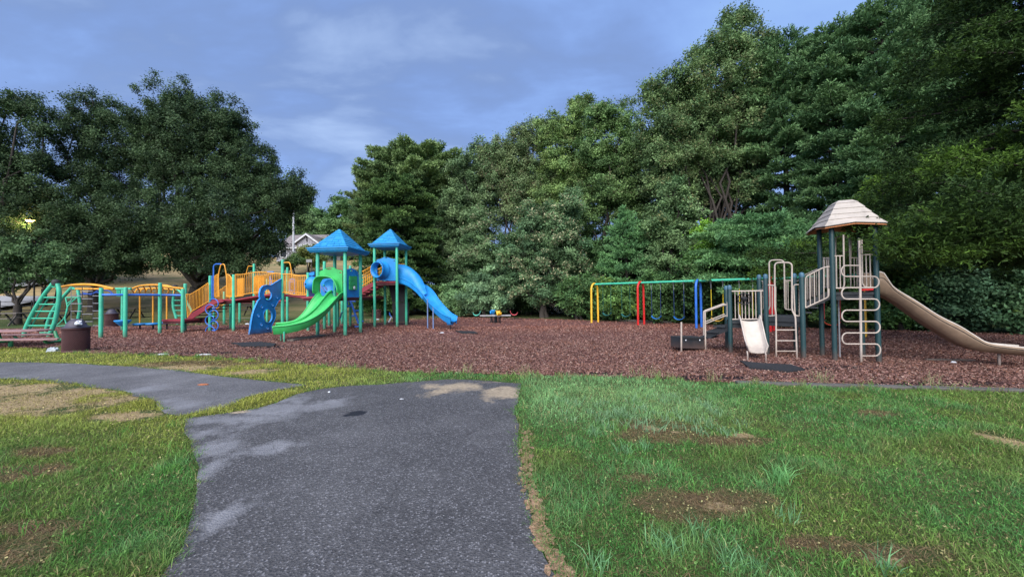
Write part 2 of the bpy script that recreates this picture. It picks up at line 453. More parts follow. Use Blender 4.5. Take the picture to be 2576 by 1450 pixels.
def ground_mat():
    n = NT('lawn_soil')
    c = n.ramp(n.noise(1.1, 8, .7), [(.35, (.045, .085, .022)), (.5, (.065, .10, .03)), (.66, (.11, .11, .045))])
    c = n.mix(n.ramp(n.noise(40, 3), [(.35, .0), (.7, .6)]), c, (.03, .035, .015))
    # far slopes: dry brown late-summer turf
    sep_ = n.n.new('ShaderNodeSeparateXYZ'); n.l.new(n.geo.outputs['Position'], sep_.inputs[0])
    far = n.n.new('ShaderNodeMapRange'); far.inputs['From Min'].default_value = 26; far.inputs['From Max'].default_value = 36; n.l.new(sep_.outputs[1], far.inputs['Value'])
    dry = n.ramp(n.noise(.45, 7, .7, sc=(.5, 1.6, 1)), [(.32, (.12, .14, .055)), (.5, (.27, .215, .11)), (.66, (.44, .31, .17))])
    c = n.mix(far.outputs[0], c, dry)
    c = n.mix(n.math('MULTIPLY', ground_blob(n, BROWNB, .6), .75), c, n.ramp(n.noise(25, 5), [(.3, (.05, .035, .02)), (.7, (.16, .10, .06))]))
    c = n.mix(ground_blob(n, SANDB), c, n.ramp(n.noise(30, 5, .7), [(.35, (.22, .17, .08)), (.6, (.42, .31, .19)), (.75, (.55, .41, .27))]))
    n.set('Base Color', c).set('Roughness', .95).bump(n.noise(35, 6, .7), .6, .03)
    n.set('Specular IOR Level', .2); return n.m
def asphalt_mat(k_=1.0):
    n = NT('worn_asphalt')
    base = n.ramp(n.noise(.9, 8, .65), [(.3, (.053, .052, .056)), (.5, (.080, .079, .084)), (.7, (.13, .129, .136))])
    if k_ != 1: base = n.mix(1.0, base, (min(1, .5 * k_),) * 3, 'MULTIPLY'); base = n.mix(1.0, base, base, 'ADD')
    dry_ = ground_blob(n, DRYB, .75, .9)
    c = n.mix(dry_, base, n.ramp(n.noise(3, 6), [(.3, (.17, .173, .19)), (.7, (.27, .273, .30))]))
    ag = n.vor(78); agc = n.vor(78, 'Color'); sx = n.n.new('ShaderNodeSeparateXYZ'); n.l.new(agc, sx.inputs[0])
    stone = n.ramp(sx.outputs[0], [(.0, (.014, .014, .018)), (.4, (.04, .042, .05)), (.78, (.11, .11, .122)), (.96, (.32, .32, .35))])
    c = n.mix(n.math('MULTIPLY', n.ramp(ag, [(.28, .58), (.55, .22)]), n.math('SUBTRACT', 1.0, n.math('MULTIPLY', dry_, .6))), c, stone)
    ag2 = n.vor(33); a2c = n.vor(33, 'Color'); s2 = n.n.new('ShaderNodeSeparateXYZ'); n.l.new(a2c, s2.inputs[0])
    c = n.mix(n.math('MULTIPLY', n.ramp(ag2, [(.14, 1.0), (.22, 0.0)]), n.ramp(s2.outputs[1], [(.88, 0.0), (.92, .7)])), c, (.32, .32, .34))
    c = n.mix(ground_blob(n, SANDP, .75, .9), c, n.ramp(n.noise(20, 5), [(.3, (.26, .21, .15)), (.7, (.42, .34, .25))]))
    c = n.mix(ground_blob(n, WET, .3, .3), c, (.012, .014, .022))
    crack = n.vor(.42, 'Distance', 'DISTANCE_TO_EDGE')
    wob = n.n.new('ShaderNodeTexVoronoi'); wob.feature = 'DISTANCE_TO_EDGE'; wob.inputs['Scale'].default_value = .4
    vm = n.n.new('ShaderNodeVectorMath'); vm.operation = 'ADD'; n.l.new(n.geo.outputs['Position'], vm.inputs[0])
    nn = n.n.new('ShaderNodeTexNoise'); nn.inputs['Scale'].default_value = 1.7; nn.inputs['Detail'].default_value = 7; n.l.new(n.geo.outputs['Position'], nn.inputs[0])
    sc_ = n.n.new('ShaderNodeVectorMath'); sc_.operation = 'SCALE'; sc_.inputs['Scale'].default_value = 1.1; n.l.new(nn.outputs['Color'], sc_.inputs[0]); n.l.new(sc_.outputs[0], vm.inputs[1]); n.l.new(vm.outputs[0], wob.inputs['Vector'])
    cm = n.math('MULTIPLY', n.ramp(wob.outputs['Distance'], [(.002, .35), (.005, 0.0)]), n.ramp(n.noise(.6, 3, off=(3, 1, 0)), [(.5, 0.0), (.56, 1.0)]))
    c = n.mix(cm, c, (.01, .01, .012))
    n.set('Base Color', c).set('Roughness', .82).set('Specular IOR Level', .35).bump(ag, .7, .008); return n.m
def mulch_mat(name, chip=False):
    n = NT(name)
    if chip:
        at = n.n.new('ShaderNodeAttribute'); at.attribute_name = 'tint'; c = at.outputs['Color']
    else:
        c = n.ramp(n.noise(28, 8, .8), [(.34, (.06, .028, .026)), (.5, (.14, .064, .058)), (.62, (.23, .11, .10))])
        c = n.mix(n.ramp(n.noise(.5, 5, .6), [(.5, 0.0), (.68, .55)]), c, (.12, .045, .035))
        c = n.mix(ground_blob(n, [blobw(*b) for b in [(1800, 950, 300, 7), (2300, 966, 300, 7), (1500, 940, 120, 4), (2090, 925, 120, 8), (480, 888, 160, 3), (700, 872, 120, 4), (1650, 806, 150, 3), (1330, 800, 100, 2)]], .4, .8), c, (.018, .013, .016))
    n.set('Base Color', c).set('Roughness', .9).set('Specular IOR Level', .25)
    if not chip: n.bump(n.noise(45, 6, .75), .8, .03)
    return n.m
ASPH = asphalt_mat(); ASPH2 = asphalt_mat(1.75); LAWN = ground_mat(); MULM = mulch_mat('shredded_mulch'); CHIPM = mulch_mat('mulch_chip', True)

gx = np.concatenate([np.linspace(-420, -120, 20), np.linspace(-110, 60, 171), np.linspace(70, 420, 20)])
gy = np.concatenate([np.linspace(-60, 24, 15), np.linspace(25, 110, 120), np.linspace(120, 700, 30)])
XX, YY = np.meshgrid(gx, gy); ZZ = terrain(XX, YY) + (fbm(XX, YY, .12, 5) - .5) * .5 * sstep(YY, 32, 45)
vv = np.stack([XX.ravel(), YY.ravel(), ZZ.ravel()], 1); ny_, nx_ = XX.shape
ii = (np.arange(ny_ - 1)[:, None] * nx_ + np.arange(nx_ - 1)[None, :]).ravel()
o = np_mesh('ground', vv, np.stack([ii, ii + 1, ii + nx_ + 1, ii + nx_], 1), LAWN, smooth=True); prop(o, 'patchy green and dry brown lawn', 'ground', kind='structure')
def flat(name, poly, z, mat, label, cat, seed=1, amp=.05, th=None):
    p = [V((q.x, q.y, z)) for q in jag(poly, .22, amp, seed)]
    mb = MB(); tri = geometry.tessellate_polygon([p]); fs = []
    for t in tri:
        fs.append(tuple(t) if (p[t[1]] - p[t[0]]).cross(p[t[2]] - p[t[0]]).z > 0 else tuple(reversed(t)))
    mb.add(p, fs); o_ = mb.build(name, mat); return prop(o_, label, cat, kind='structure')
flat('asphalt_path', MAIN, .012, ASPH, 'worn grey asphalt path with pale dusty patches in the foreground', 'path', 3, .03)
flat('side_path', SIDE, .012, ASPH2, 'asphalt side path curving off past the bin', 'path', 4, .03)
flat('mulch_bed', MULCH, .006, MULM, 'wide bed of red-brown shredded mulch under the playground', 'mulch', 5, .06)
for nm, lb, x0, x1, y0, y1 in [('road', 'grey road crossing the slope behind the trees', -95, -43.5, 30.5, 35.5), ('parking_lot', 'pale asphalt parking lot up the slope', -110, -54, 40, 47)]:
    rows = [[(x, y - (x + 40) * .06, tz(x, y - (x + 40) * .06) + .32) for x in np.linspace(x0, x1, 24)] for y in np.linspace(y0, y1, 8)]
    prop(MB().sheet(rows).build(nm, plain('far_asphalt', (.30, .30, .32), .9)), lb, 'road', kind='structure')

# mulch chips
def quads(cen, ax, ay, tint):
    n = len(cen); v_ = np.stack([cen - ax - ay, cen + ax - ay, cen + ax + ay, cen - ax + ay], 1).reshape(-1, 3)
    return v_, np.arange(n * 4).reshape(n, 4), np.repeat(tint, 4, axis=0)
def scatter(bands):
    P = []
    for y0, y1, dens, lim in bands:
        X1 = lim * y1 + 2.6; A = 2 * X1 * (y1 - y0); n = int(A * dens); y = rng.uniform(y0, y1, n); x = rng.uniform(-X1, X1, n)
        k = np.abs(x) < lim * y + 2.6; P.append(np.stack([x[k], y[k]], 1))
    return np.concatenate(P)
def maskb(x, y, bl, seed=0, rough=1.0):
    nz = fbm(x, y, 1.6, 40 + seed) - .5; o_ = np.zeros_like(x)
    for cx_, cy_, rx, ry in bl:
        d = np.sqrt(((x - cx_) / rx) ** 2 + ((y - cy_) / ry) ** 2) + nz * 2.2 * rough; o_ = np.maximum(o_, sstep(-d, -1.05, -.65))
    return o_
P = scatter([(5.2, 8, 3200, 1.45), (8, 12, 1400, 1.45), (12, 18, 450, 1.45), (18, 27, 90, 1.45)])
WORN = [blobw(*b) for b in [(1650, 808, 150, 3.5), (1850, 818, 120, 4), (1800, 951, 300, 7), (2300, 967, 300, 7), (1500, 941, 120, 4), (2090, 925, 120, 8), (480, 889, 160, 3), (700, 872, 120, 4), (760, 858, 60, 5), (1120, 838, 40, 4), (1900, 925, 70, 8), (1330, 801, 100, 2), (1240, 818, 50, 3)]]
P = P[inpoly(P[:, 0], P[:, 1], MULCH)]; P = P[rng.random(len(P)) > .75 * maskb(P[:, 0], P[:, 1], WORN, 9, .8)]; n = len(P)
a = rng.uniform(0, 2 * np.pi, n); ln = rng.uniform(.007, .022, n) * (1 + P[:, 1] / 25); wd = rng.uniform(.003, .006, n) * (1 + P[:, 1] / 18)
tl = rng.normal(0, .35, n); ax = np.stack([np.cos(a) * np.cos(tl), np.sin(a) * np.cos(tl), np.sin(tl)], 1) * ln[:, None]
rl = rng.normal(0, .5, n); ay = np.stack([-np.sin(a) * np.cos(rl), np.cos(a) * np.cos(rl), np.sin(rl)], 1) * wd[:, None]
hh = rng.uniform(.009, .028, n)
pal = np.array([(.29, .135, .12), (.20, .09, .08), (.40, .21, .19), (.09, .042, .042), (.52, .33, .29), (.28, .11, .07)])
t = pal[rng.choice(6, n, p=[.3, .25, .17, .14, .05, .09])] * rng.uniform(.62, 1.08, (n, 1)) * np.array([[.93, 1.05, .98]])
red = sstep(P[:, 1], 13, 19)[:, None] * np.array([[.04, -.004, -.014]]); t = np.clip(t * (1 + .25 * sstep(P[:, 1], 13, 19)[:, None]) + red, .004, 1)
v_, f_, c_ = quads(np.stack([P[:, 0], P[:, 1], hh], 1), ax, ay, t)
prop(np_mesh('mulch_chips', v_, f_, CHIPM, c_), 'loose red-brown wood chips covering the play area', 'mulch', kind='stuff')

# ------------------------------------------------------------------ grass blades
def leafmat(name, rough=.6, trans=.3, spec=.3):
    n = NT(name); at = n.n.new('ShaderNodeAttribute'); at.attribute_name = 'tint'
    n.set('Base Color', at.outputs['Color']).set('Roughness', rough).set('Specular IOR Level', spec)
    tr = n.n.new('ShaderNodeBsdfTranslucent'); n.l.new(at.outputs['Color'], tr.inputs[0])
    ms = n.n.new('ShaderNodeMixShader'); ms.inputs[0].default_value = trans
    n.l.new(n.b.outputs[0], ms.inputs[1]); n.l.new(tr.outputs[0], ms.inputs[2]); n.l.new(ms.outputs[0], n.n['Material Output'].inputs[0]); return n.m
BLADE = leafmat('grass_blade', .6, .3, .2); LEAF = leafmat('leaf', .6, .2, .22); NEEDLE = leafmat('needle', .6, .15, .15)
def leaf_quads(c, nrm_bias, size, col, asp=.55):
    """rhombic leaves at c (n,3), size (n,)"""
    n = len(c); d = rng.normal(0, 1, (n, 3)); d /= np.linalg.norm(d, axis=1)[:, None]
    nn = rng.normal(0, 1, (n, 3)) * .75 + nrm_bias; nn /= np.linalg.norm(nn, axis=1)[:, None] + 1e-9
    a = d - nn * np.sum(d * nn, 1)[:, None]; a /= np.linalg.norm(a, axis=1)[:, None] + 1e-9; b = np.cross(nn, a)
    a *= size[:, None] * .5; b *= size[:, None] * .5 * asp
    v = np.stack([c - a, c + b - a * .15, c + a, c - b - a * .15], 1)
    return v.reshape(-1, 3), np.arange(n * 4).reshape(n, 4), np.repeat(col, 4, 0)
def blades(x, y, z, h, w_, lean, col):
    n = len(x); a = rng.uniform(0, 2 * np.pi, n); b = rng.uniform(0, 2 * np.pi, n)
    sx, sy = np.cos(a) * w_ / 2, np.sin(a) * w_ / 2; dx, dy = np.cos(b) * h * lean, np.sin(b) * h * lean
    hz_ = h * np.sqrt(np.clip(1 - lean ** 2 * .5, .15, 1))
    v = np.empty((n, 5, 3)); v[:, 0] = np.stack([x - sx, y - sy, z], 1); v[:, 1] = np.stack([x + sx, y + sy, z], 1)
    v[:, 2] = np.stack([x + dx * .35 + sx * .8, y + dy * .35 + sy * .8, z + hz_ * .62], 1); v[:, 3] = np.stack([x + dx * .35 - sx * .8, y + dy * .35 - sy * .8, z + hz_ * .62], 1)
    v[:, 4] = np.stack([x + dx, y + dy, z + hz_], 1)
    f = np.array([[0, 1, 2], [0, 2, 3], [3, 2, 4]])[None] + (np.arange(n) * 5)[:, None, None]
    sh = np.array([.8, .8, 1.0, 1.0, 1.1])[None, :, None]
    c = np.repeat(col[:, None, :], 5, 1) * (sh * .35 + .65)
    return v.reshape(-1, 3), f.reshape(-1, 3), c.reshape(-1, 3)
P = scatter([(.6, 1.7, 2500, 1.4), (1.7, 2.6, 9500, 1.5), (2.6, 4, 7000, 1.45), (4, 6, 4200, 1.45), (6, 9, 1800, 1.45), (9, 13, 900, 1.45)])
x, y = P[:, 0], P[:, 1]
jx = x + rng.normal(0, .025, len(x)); jy = y + rng.normal(0, .025, len(x))
ok = ~inpoly(jx, jy, MAIN) & ~inpoly(jx, jy, SIDE) & ~inpoly(jx, jy, MULCH)
sand, brown = maskb(x, y, SANDB), maskb(x, y, BROWNB, 3)
ok &= ~(inpoly(jx, jy, RIM) & (rng.random(len(x)) < .35)); ok &= rng.random(len(x)) > np.maximum(sand * .6, brown * .42)
edge_x = np.interp(y, [1.6, 2.2, 3, 4, 5.2], [G(1420, 1450).x - .02 + .02, .30, .19, .10, .05])
x, y, sand, brown = x[ok], y[ok], sand[ok], brown[ok]; n = len(x)
nz, n2, n3 = fbm(x, y, .9, 11), fbm(x, y, 3.2, 21), fbm(x, y, .35, 31)
left = sstep(-x, 1.2, 3.5)
g1, g2, g3, g4, st = (np.array(c) for c in [(.055, .165, .045), (.105, .25, .065), (.17, .33, .15), (.17, .23, .055), (.46, .36, .20)])
k = rng.random((n, 1)); col = g1 * (1 - k) + g2 * k
q = (sstep(n2, .5, .7) * .8)[:, None] * rng.random((n, 1)); col = col * (1 - q) + g3 * q
q = (sstep(nz, .42, .68) * .75)[:, None]; col = col * (1 - q) + g4 * q * (.6 + .6 * rng.random((n, 1)))
yl = (left * sstep(y, 3.2, 5.0) * .75)[:, None]; col = col * (1 - yl) + np.array((.38, .36, .08)) * yl
pale = (sstep(x, 0, .4) * sstep(-x, -3.6, -2.0) * sstep(y, 3.9, 4.8))[:, None] * .6; col = col * (1 - pale) + np.array((.24, .40, .20)) * pale
dp = np.clip(np.maximum(np.maximum(sand * .9, brown * .75), (rng.random(n) < .10) * .8), 0, 1)[:, None]; col = col * (1 - dp) + st * rng.uniform(.4, 1.0, (n, 1)) * dp
rb = ((rng.random(n) < .5) * brown * .7)[:, None]; col = col * (1 - rb) + np.array((.14, .062, .035)) * rb
col *= (.94 + .78 * fbm(x, y, 2.2, 77))[:, None] * rng.uniform(.5, 1.5, (n, 1)) * (1 - .2 * sstep(x - y * .55, 2.5, 7.5))[:, None]
col = col * np.array([[.88, .93, .84]])
tuft = sstep(n2, .52, .72)
h = (.026 + .030 * tuft + .020 * n3) * rng.uniform(.5, 1.6, n) * (1 - .55 * np.maximum(sand, brown)) * (1 + .45 * pale[:, 0])
wd = .0036 * (1 + np.maximum(y - 3, 0) * .28) * rng.uniform(.7, 1.4, n)
B = [blades(x, y, np.full(n, .0), h, wd, rng.uniform(.2, 1.5, n), col)]
ci = rng.choice(n, 45000); cc_ = np.stack([x[ci], y[ci], rng.uniform(.008, .03, 45000)], 1) + rng.normal(0, .02, (45000, 3)) * (1, 1, 0)
clov = (cc_, rng.uniform(.008, .02, 45000) * (1 + np.maximum(cc_[:, 1] - 3, 0) * .2), col[ci] * rng.uniform(.7, 1.35, (45000, 1)))
ti = rng.random(n) < (.10 + .6 * brown); B.append(blades(x[ti], y[ti], rng.uniform(.002, .012, ti.sum()), rng.uniform(.02, .05, ti.sum()), wd[ti] * .8, rng.uniform(1.5, 3, ti.sum()), np.array((.30, .21, .12)) * rng.uniform(.4, 1.2, (ti.sum(), 1))))
def tufts(cs, num, r, h0, w0, c, lean=(.2, 1.1)):
    for cx_, cy_ in cs:
        m_ = num; rr = r * np.sqrt(rng.random(m_)); aa = rng.uniform(0, 6.283, m_)
        B.append(blades(cx_ + rr * np.cos(aa), cy_ + rr * np.sin(aa), np.zeros(m_), h0 * rng.uniform(.5, 1.2, m_), np.full(m_, w0), rng.uniform(*lean, m_), np.array(c) * rng.uniform(.7, 1.3, (m_, 1))))
pts = lambda l: [G(*p).xy for p in l]
tufts(pts([(1960, 1215), (1965, 1205)]), 60, .07, .15, .007, (.20, .46, .16))
tufts(pts([(1655, 1370), (1690, 1390), (1760, 1350), (1620, 1130), (1570, 1140), (1980, 1310), (2230, 1440), (1900, 1440), (1500, 1430), (1830, 1420)]), 34, .07, .12, .006, (.18, .38, .17))
tufts([(rng.uniform(.6, 2.6), rng.uniform(3.9, 5.4)) for _ in range(70)], 18, .08, .10, .008, (.22, .38, .20))
tufts([(rng.uniform(1.0, 6.5), rng.uniform(2.0, 5.4)) for _ in range(130)], 14, .07, .095, .005, (.15, .34, .08))
tufts([p for p in [(rng.uniform(-4.5, -1.4), rng.uniform(1.9, 4.4)) for _ in range(150)] if not inpoly(np.array([p[0] + .08]), np.array([p[1]]), MAIN)[0] and not inpoly(np.array([p[0]]), np.array([p[1]]), SIDE)[0]], 14, .07, .10, .005, (.14, .33, .07))
# long grass along the mulch edge
e0 = [p for p in MULCH[2:19]]
for a_, b_ in zip(e0, e0[1:]):
    m_ = int((b_ - a_).length * 9)
    for _ in range(m_):
        p = a_.lerp(b_, random.random()); d = p.y
        tufts([(p.x + rng.normal(0, .08), p.y - rng.uniform(-.06, .22))], 14, .06, rng.uniform(.07, .17), .004 * (1 + d * .12), random.choice([(.20, .36, .10), (.15, .30, .07), (.26, .32, .12), (.30, .27, .13)]))
tufts(pts([(1640, 950), (1655, 948), (2075, 958), (2060, 962), (1600, 945), (1800, 958), (2350, 972), (870, 925), (1180, 938), (1320, 940)]), 20, .12, .24, .006, (.34, .36, .18), (.1, .8))
for poly, lo_y in ((MAIN, 1.6), (SIDE, 3.0)):
    for a_, b_ in zip(poly, poly[1:] + poly[:1]):
        dv = b_ - a_; m_ = min(160, int(dv.length / .035)); nv = V((dv.y, -dv.x, 0)).normalized()
        for q in range(m_):
            p = a_.lerp(b_, random.random())
            if p.y < lo_y or p.y > 9 or abs(p.x) > 1.5 * p.y: continue
            if poly is MAIN and inpoly(np.array([p.x + .0]), np.array([p.y]), SIDE)[0]: continue
            tufts([(p.x + random.gauss(0, .035), p.y + random.gauss(0, .03))], 5, .03, .055, .0035 * (1 + p.y * .1), random.choice([(.12, .26, .06), (.16, .28, .07), (.26, .26, .11), (.09, .20, .05)]), (.5, 1.6))
for q in range(240):
    yy = 1.62 + 2.6 * random.random() ** 1.3; xe = float(np.interp(yy, [p.y for p in reversed(RIM[:7])], [p.x for p in reversed(RIM[:7])]))
    tufts([(xe + random.gauss(.03, .03), yy)], 7, .03, .06, .0038, random.choice([(.14, .28, .07), (.34, .27, .13), (.10, .22, .06)]), (.5, 1.5))
# dry fringe along the right edge of the path
V_, F_, C_ = [], [], []; off = 0
for v, f, c in B:
    V_.append(v); F_.append(f + off); C_.append(c); off += len(v)
vq, fq, cq = leaf_quads(clov[0], np.array((0, 0, 1.6)), clov[1], clov[2], .8); ft = np.concatenate([fq[:, :3], fq[:, [0, 2, 3]]]) + off; V_.append(vq); F_.append(ft); C_.append(cq)
prop(np_mesh('grass', np.concatenate(V_), np.concatenate(F_), BLADE, np.concatenate(C_)), 'rough mown grass with bare and straw-coloured patches', 'grass', kind='stuff')
# sandy fringe between the path and the right-hand lawn, and beside the side path
rim = RIM
n = NT('sandy_soil'); n.set('Base Color', n.ramp(n.noise(35, 6, .75), [(.36, (.10, .075, .045)), (.5, (.26, .16, .095)), (.66, (.50, .32, .21))])).set('Roughness', .95).bump(n.noise(60, 4), .5, .01)
fr = MB()
for q in range(300):
    k = random.random() ** .8; yy = 1.62 + 2.5 * k ** 1.3; a_ = [p for p in RIM[:7]]
    xe = float(np.interp(yy, [p.y for p in reversed(a_)], [p.x for p in reversed(a_)])) + random.gauss(.012, .030); r_ = random.uniform(.006, .046) * random.choice((.5, 1, 1)) * (1.1 - .55 * k); nn_ = random.randint(6, 9)
    st_ = random.uniform(.6, 2.2); base_ = [V((xe + r_ * random.uniform(.6, 1.2) * math.cos(6.283 * i_ / nn_), yy + st_ * r_ * random.uniform(.6, 1.2) * math.sin(6.283 * i_ / nn_), .016 + q * 1.2e-5)) for i_ in range(nn_)]
    fr.add(base_, [tuple(range(nn_))])
prop(fr.build('sand_fringe', n.m), 'broken fringe of orange sand between the path and the lawn', 'sand', kind='stuff')

# ------------------------------------------------------------------ trees
FOL = 2.3
def limb(mb, a, b, r0, r1, wob=.08, n=5, sag=0.0):
    a, b = V(a), V(b); L_ = (b - a).length; pts = []
    for k in range(n + 1):
        t = k / n; j = 0 if k in (0, n) else wob * L_
        pts.append(a.lerp(b, t) + V((random.uniform(-j, j), random.uniform(-j, j), random.uniform(-j, j) * .6 + math.sin(t * math.pi) * sag * L_)))
    mb.tube(pts, [r0 + (r1 - r0) * k / n for k in range(n + 1)], 7, caps=False); return pts
def broadleaf(name, label, base, lobes, Yd, leaf=.16, dens=1.0, cols=((.03, .06, .03), (.05, .09, .045)), tip=None, trunk_r=.28, clump=.55, cat='tree', group=None, fork=.35, multi=1, squash=.7, gap=0.0):
    """base = world point, lobes = (px, py, rx, ry) ellipses seen at depth Yd (+dy)"""
    t = thing(name, label, cat, base, group)
    W = []
    for l in lobes:
        yd = Yd + (l[4] if len(l) > 4 else 0); c = D(l[0], l[1], yd); rx, rz = l[2] / F * yd, l[3] / F * yd
        W.append((c, rx, (rx + rz) / 2 * .95, rz))
    wood = MB(); base = V(base)
    cen = sum((w_[0] for w_ in W), V((0, 0, 0))) / len(W); top = max(w_[0].z for w_ in W)
    low = min(w_[0].z - w_[3] * .6 for w_ in W)
    for q in range(multi):
        b0 = base + V((random.uniform(-.3, .3) * (multi > 1), random.uniform(-.3, .3) * (multi > 1), -.2))
        fz = base.z + (max(low, base.z + 1) - base.z) * fork + .8
        fk = V((base.x + (cen.x - base.x) * .15, base.y + (cen.y - base.y) * .15, fz))
        wood.tube([b0, b0 + (fk - b0) * .12 + V((.03, 0, 0)), b0 + (fk - b0) * .55 + V((-.05, .04, 0)), fk], [trunk_r * 1.35, trunk_r * 1.02, trunk_r * .92, trunk_r * .85], 10)
    C, NB, SZ, CO = [], [], [], []
    TN_ = FOL * np.array((1.04, 1.06, .84)); cA, cB = np.array(cols[0]) * TN_, np.array(cols[1]) * TN_
    for c, rx, ry, rz in W:
        limb(wood, fk, c, trunk_r * .34, .035, .06, 6)
        area = 4 * math.pi * ((rx * rz + rx * ry + ry * rz) / 3)
        nc = max(6, int(area / (clump * clump * 1.9) * dens))
        for q in range(nc):
            d = rng.normal(0, 1, 3); d /= np.linalg.norm(d); f = (rng.uniform(.62, 1.03) if q % 7 else rng.uniform(1.03, 1.22)) if q % 4 else rng.uniform(.2, .65)
            if d[2] < -.3: f *= .9
            p = np.array(c) + d * np.array((rx, ry, rz)) * f
            if p[2] < base.z + .15: p[2] = base.z + rng.uniform(.15, .6)
            if q % 3 == 0 and nc < 900: limb(wood, c.lerp(V(p), .15), V(p), .026, .01, .1, 3)
            s_ = clump * rng.uniform(.6, 1.35); m_ = int(62 * dens ** .2 * (s_ / clump) ** 1.6 * (clump / .55) ** 2 * (.16 / leaf) ** 1.5 * 2.7)
            off = rng.normal(0, 1, (m_, 3)) * np.array((.37, .37, .37 * squash)) * s_
            C.append(p + off); NB.append(np.tile(d * .6 + np.array((0, 0, .8)), (m_, 1))); SZ.append(leaf * rng.uniform(.6, 1.3, m_))
            k = rng.random(); b_ = cA * (1 - k) + cB * k
            cc = b_ * rng.uniform(.72, 1.28) * rng.uniform(.7, 1.3, (m_, 1))
            if tip is not None and f > .72 and rng.random() < tip[1]:
                sel = rng.random(m_) < tip[2]; cc[sel] = np.array(tip[0]) * rng.uniform(.6, 1.2, (sel.sum(), 1))
            CO.append(cc)
    v, f, co = leaf_quads(np.concatenate(C), np.concatenate(NB), np.concatenate(SZ), np.concatenate(CO))
    wood.build('trunk', BARK, t)
    np_mesh('crown', v, f, LEAF, co, t); return t
def needles(C, DR, LN, CO, k=6, w_=.022, spread=.8):
    """tufts of k blades at C pointing roughly along DR"""
    n = len(C); C = np.repeat(C, k, 0); DR = np.repeat(DR, k, 0); LN = np.repeat(LN, k); CO = np.repeat(CO, k, 0) * rng.uniform(.7, 1.3, (n * k, 1))
    d = DR + rng.normal(0, spread, (n * k, 3)); d /= np.linalg.norm(d, axis=1)[:, None]
    s = np.cross(d, rng.normal(0, 1, (n * k, 3))); s /= np.linalg.norm(s, axis=1)[:, None] + 1e-9; e = C + d * LN[:, None]; s = s * w_
    v = np.stack([C - s * .6, C + s * .6, e + s, e - s], 1); return v.reshape(-1, 3), np.arange(n * k * 4).reshape(-1, 4), np.repeat(CO, 4, 0)
def conifer(name, label, base, Htot, prof, whorl=.75, per=6, tuft=.22, cols=((.03, .06, .03), (.06, .10, .045)), bare=.12, rise=.25, droop=0.0, trunk_r=.22, dens=1.0, kk=6, w_=.022, cat='tree', group=None, tipc=None, side=None, thin=1.0, twl=.55):
    """prof(t) = crown half width at height fraction t"""
    t = thing(name, label, cat, base, group); base = V(base); wood = MB()
    lean = V((random.uniform(-.02, .02), random.uniform(-.02, .02), 0)) * Htot
    wood.tube([base - V((0, 0, .2)), base + V((0, 0, Htot * .4)) + lean * .3, base + V((0, 0, Htot * .98)) + lean], [trunk_r * 1.15, trunk_r * .75, .03], 9)
    C, DR, LN, CO = [], [], [], []; z = Htot * bare; TN_ = FOL * np.array((1.04, 1.06, .84)); cA, cB = np.array(cols[0]) * TN_, np.array(cols[1]) * TN_
    while z < Htot * .985:
        f = z / Htot; a0 = random.uniform(0, 6.28); R0 = prof(f)
        for q in range(per):
            a = a0 + q * 6.283 / per + random.uniform(-.35, .35); R = R0 * random.uniform(.68, 1.12)
            if side is not None: R *= side(a, f)
            if R < .15 or random.random() > thin: continue
            p0 = base + V((0, 0, z + random.uniform(-.2, .2))) + lean * f
            up = rise * R * (f * 1.2 - .1); p1 = p0 + V((math.cos(a) * R, math.sin(a) * R, up - droop * R))
            mid = p0.lerp(p1, .5) + V((0, 0, (.08 - rise * .2) * R + droop * R * .25))
            pts = spline([p0, mid, p1], 5)
            wood.tube(pts, [max(.012, trunk_r * .22 * (1 - k / len(pts))) for k in range(len(pts))], 5, caps=False)
            axd = (p1 - p0).normalized(); sdv = axd.cross(V((0, 0, 1))).normalized(); kb = rng.random(); cb = cA * (1 - kb) + cB * kb
            nt_ = max(4, int(R / .16 * dens))
            for j in range(nt_):
                s_ = .28 + .72 * (j + random.random()) / nt_; i_ = min(len(pts) - 2, int(s_ * (len(pts) - 1))); pc = pts[i_].lerp(pts[i_ + 1], s_ * (len(pts) - 1) - i_)
                tw = twl * (1.12 - s_) * R ** .6 + .1
                for sgn in (-1, 1):
                    m_ = max(2, int(tw / .13)); w1 = (sdv * sgn + axd * .7).normalized()
                    for r_ in range(m_):
                        g = (r_ + random.random()) / m_ * tw
                        C.append(pc + w1 * g + V((random.gauss(0, .04), random.gauss(0, .04), random.gauss(0, .05) - g * .05)))
                        DR.append((w1 * .8 + axd * .5 + V((0, 0, .35)))); LN.append(tuft * random.uniform(.7, 1.25))
                        CO.append(cb * (1.0 if tipc is None or s_ < .6 else 1) if tipc is None or (s_ < .55 and g < tw * .6) or random.random() > tipc[1] else np.array(tipc[0]) * random.uniform(.6, 1.2))
        z += whorl * (1.15 - .5 * f) * random.uniform(.8, 1.2)
    for j in range(8):
        C.append(base + V((random.gauss(0, .06), random.gauss(0, .06), Htot * (.9 + .1 * j / 8))) + lean); DR.append(V((0, 0, 1))); LN.append(tuft * 1.2); CO.append(cB)
    v, f, co = needles(np.array([tuple(c) for c in C]), np.array([tuple(d) for d in DR]), np.array(LN), np.array([tuple(c) for c in CO]), kk, w_)
    wood.build('trunk', BARK, t); np_mesh('crown', v, f, NEEDLE, co, t); return t
def gb(px, Y):                                 # a base point on the terrain under image column px at depth Y
    x = (px - 1288) / F * Y; return V((x, Y, tz(x, Y)))
def prof(pts):
    a, b = [p[0] for p in pts], [p[1] for p in pts]; return lambda t: float(np.interp(t, a, b))

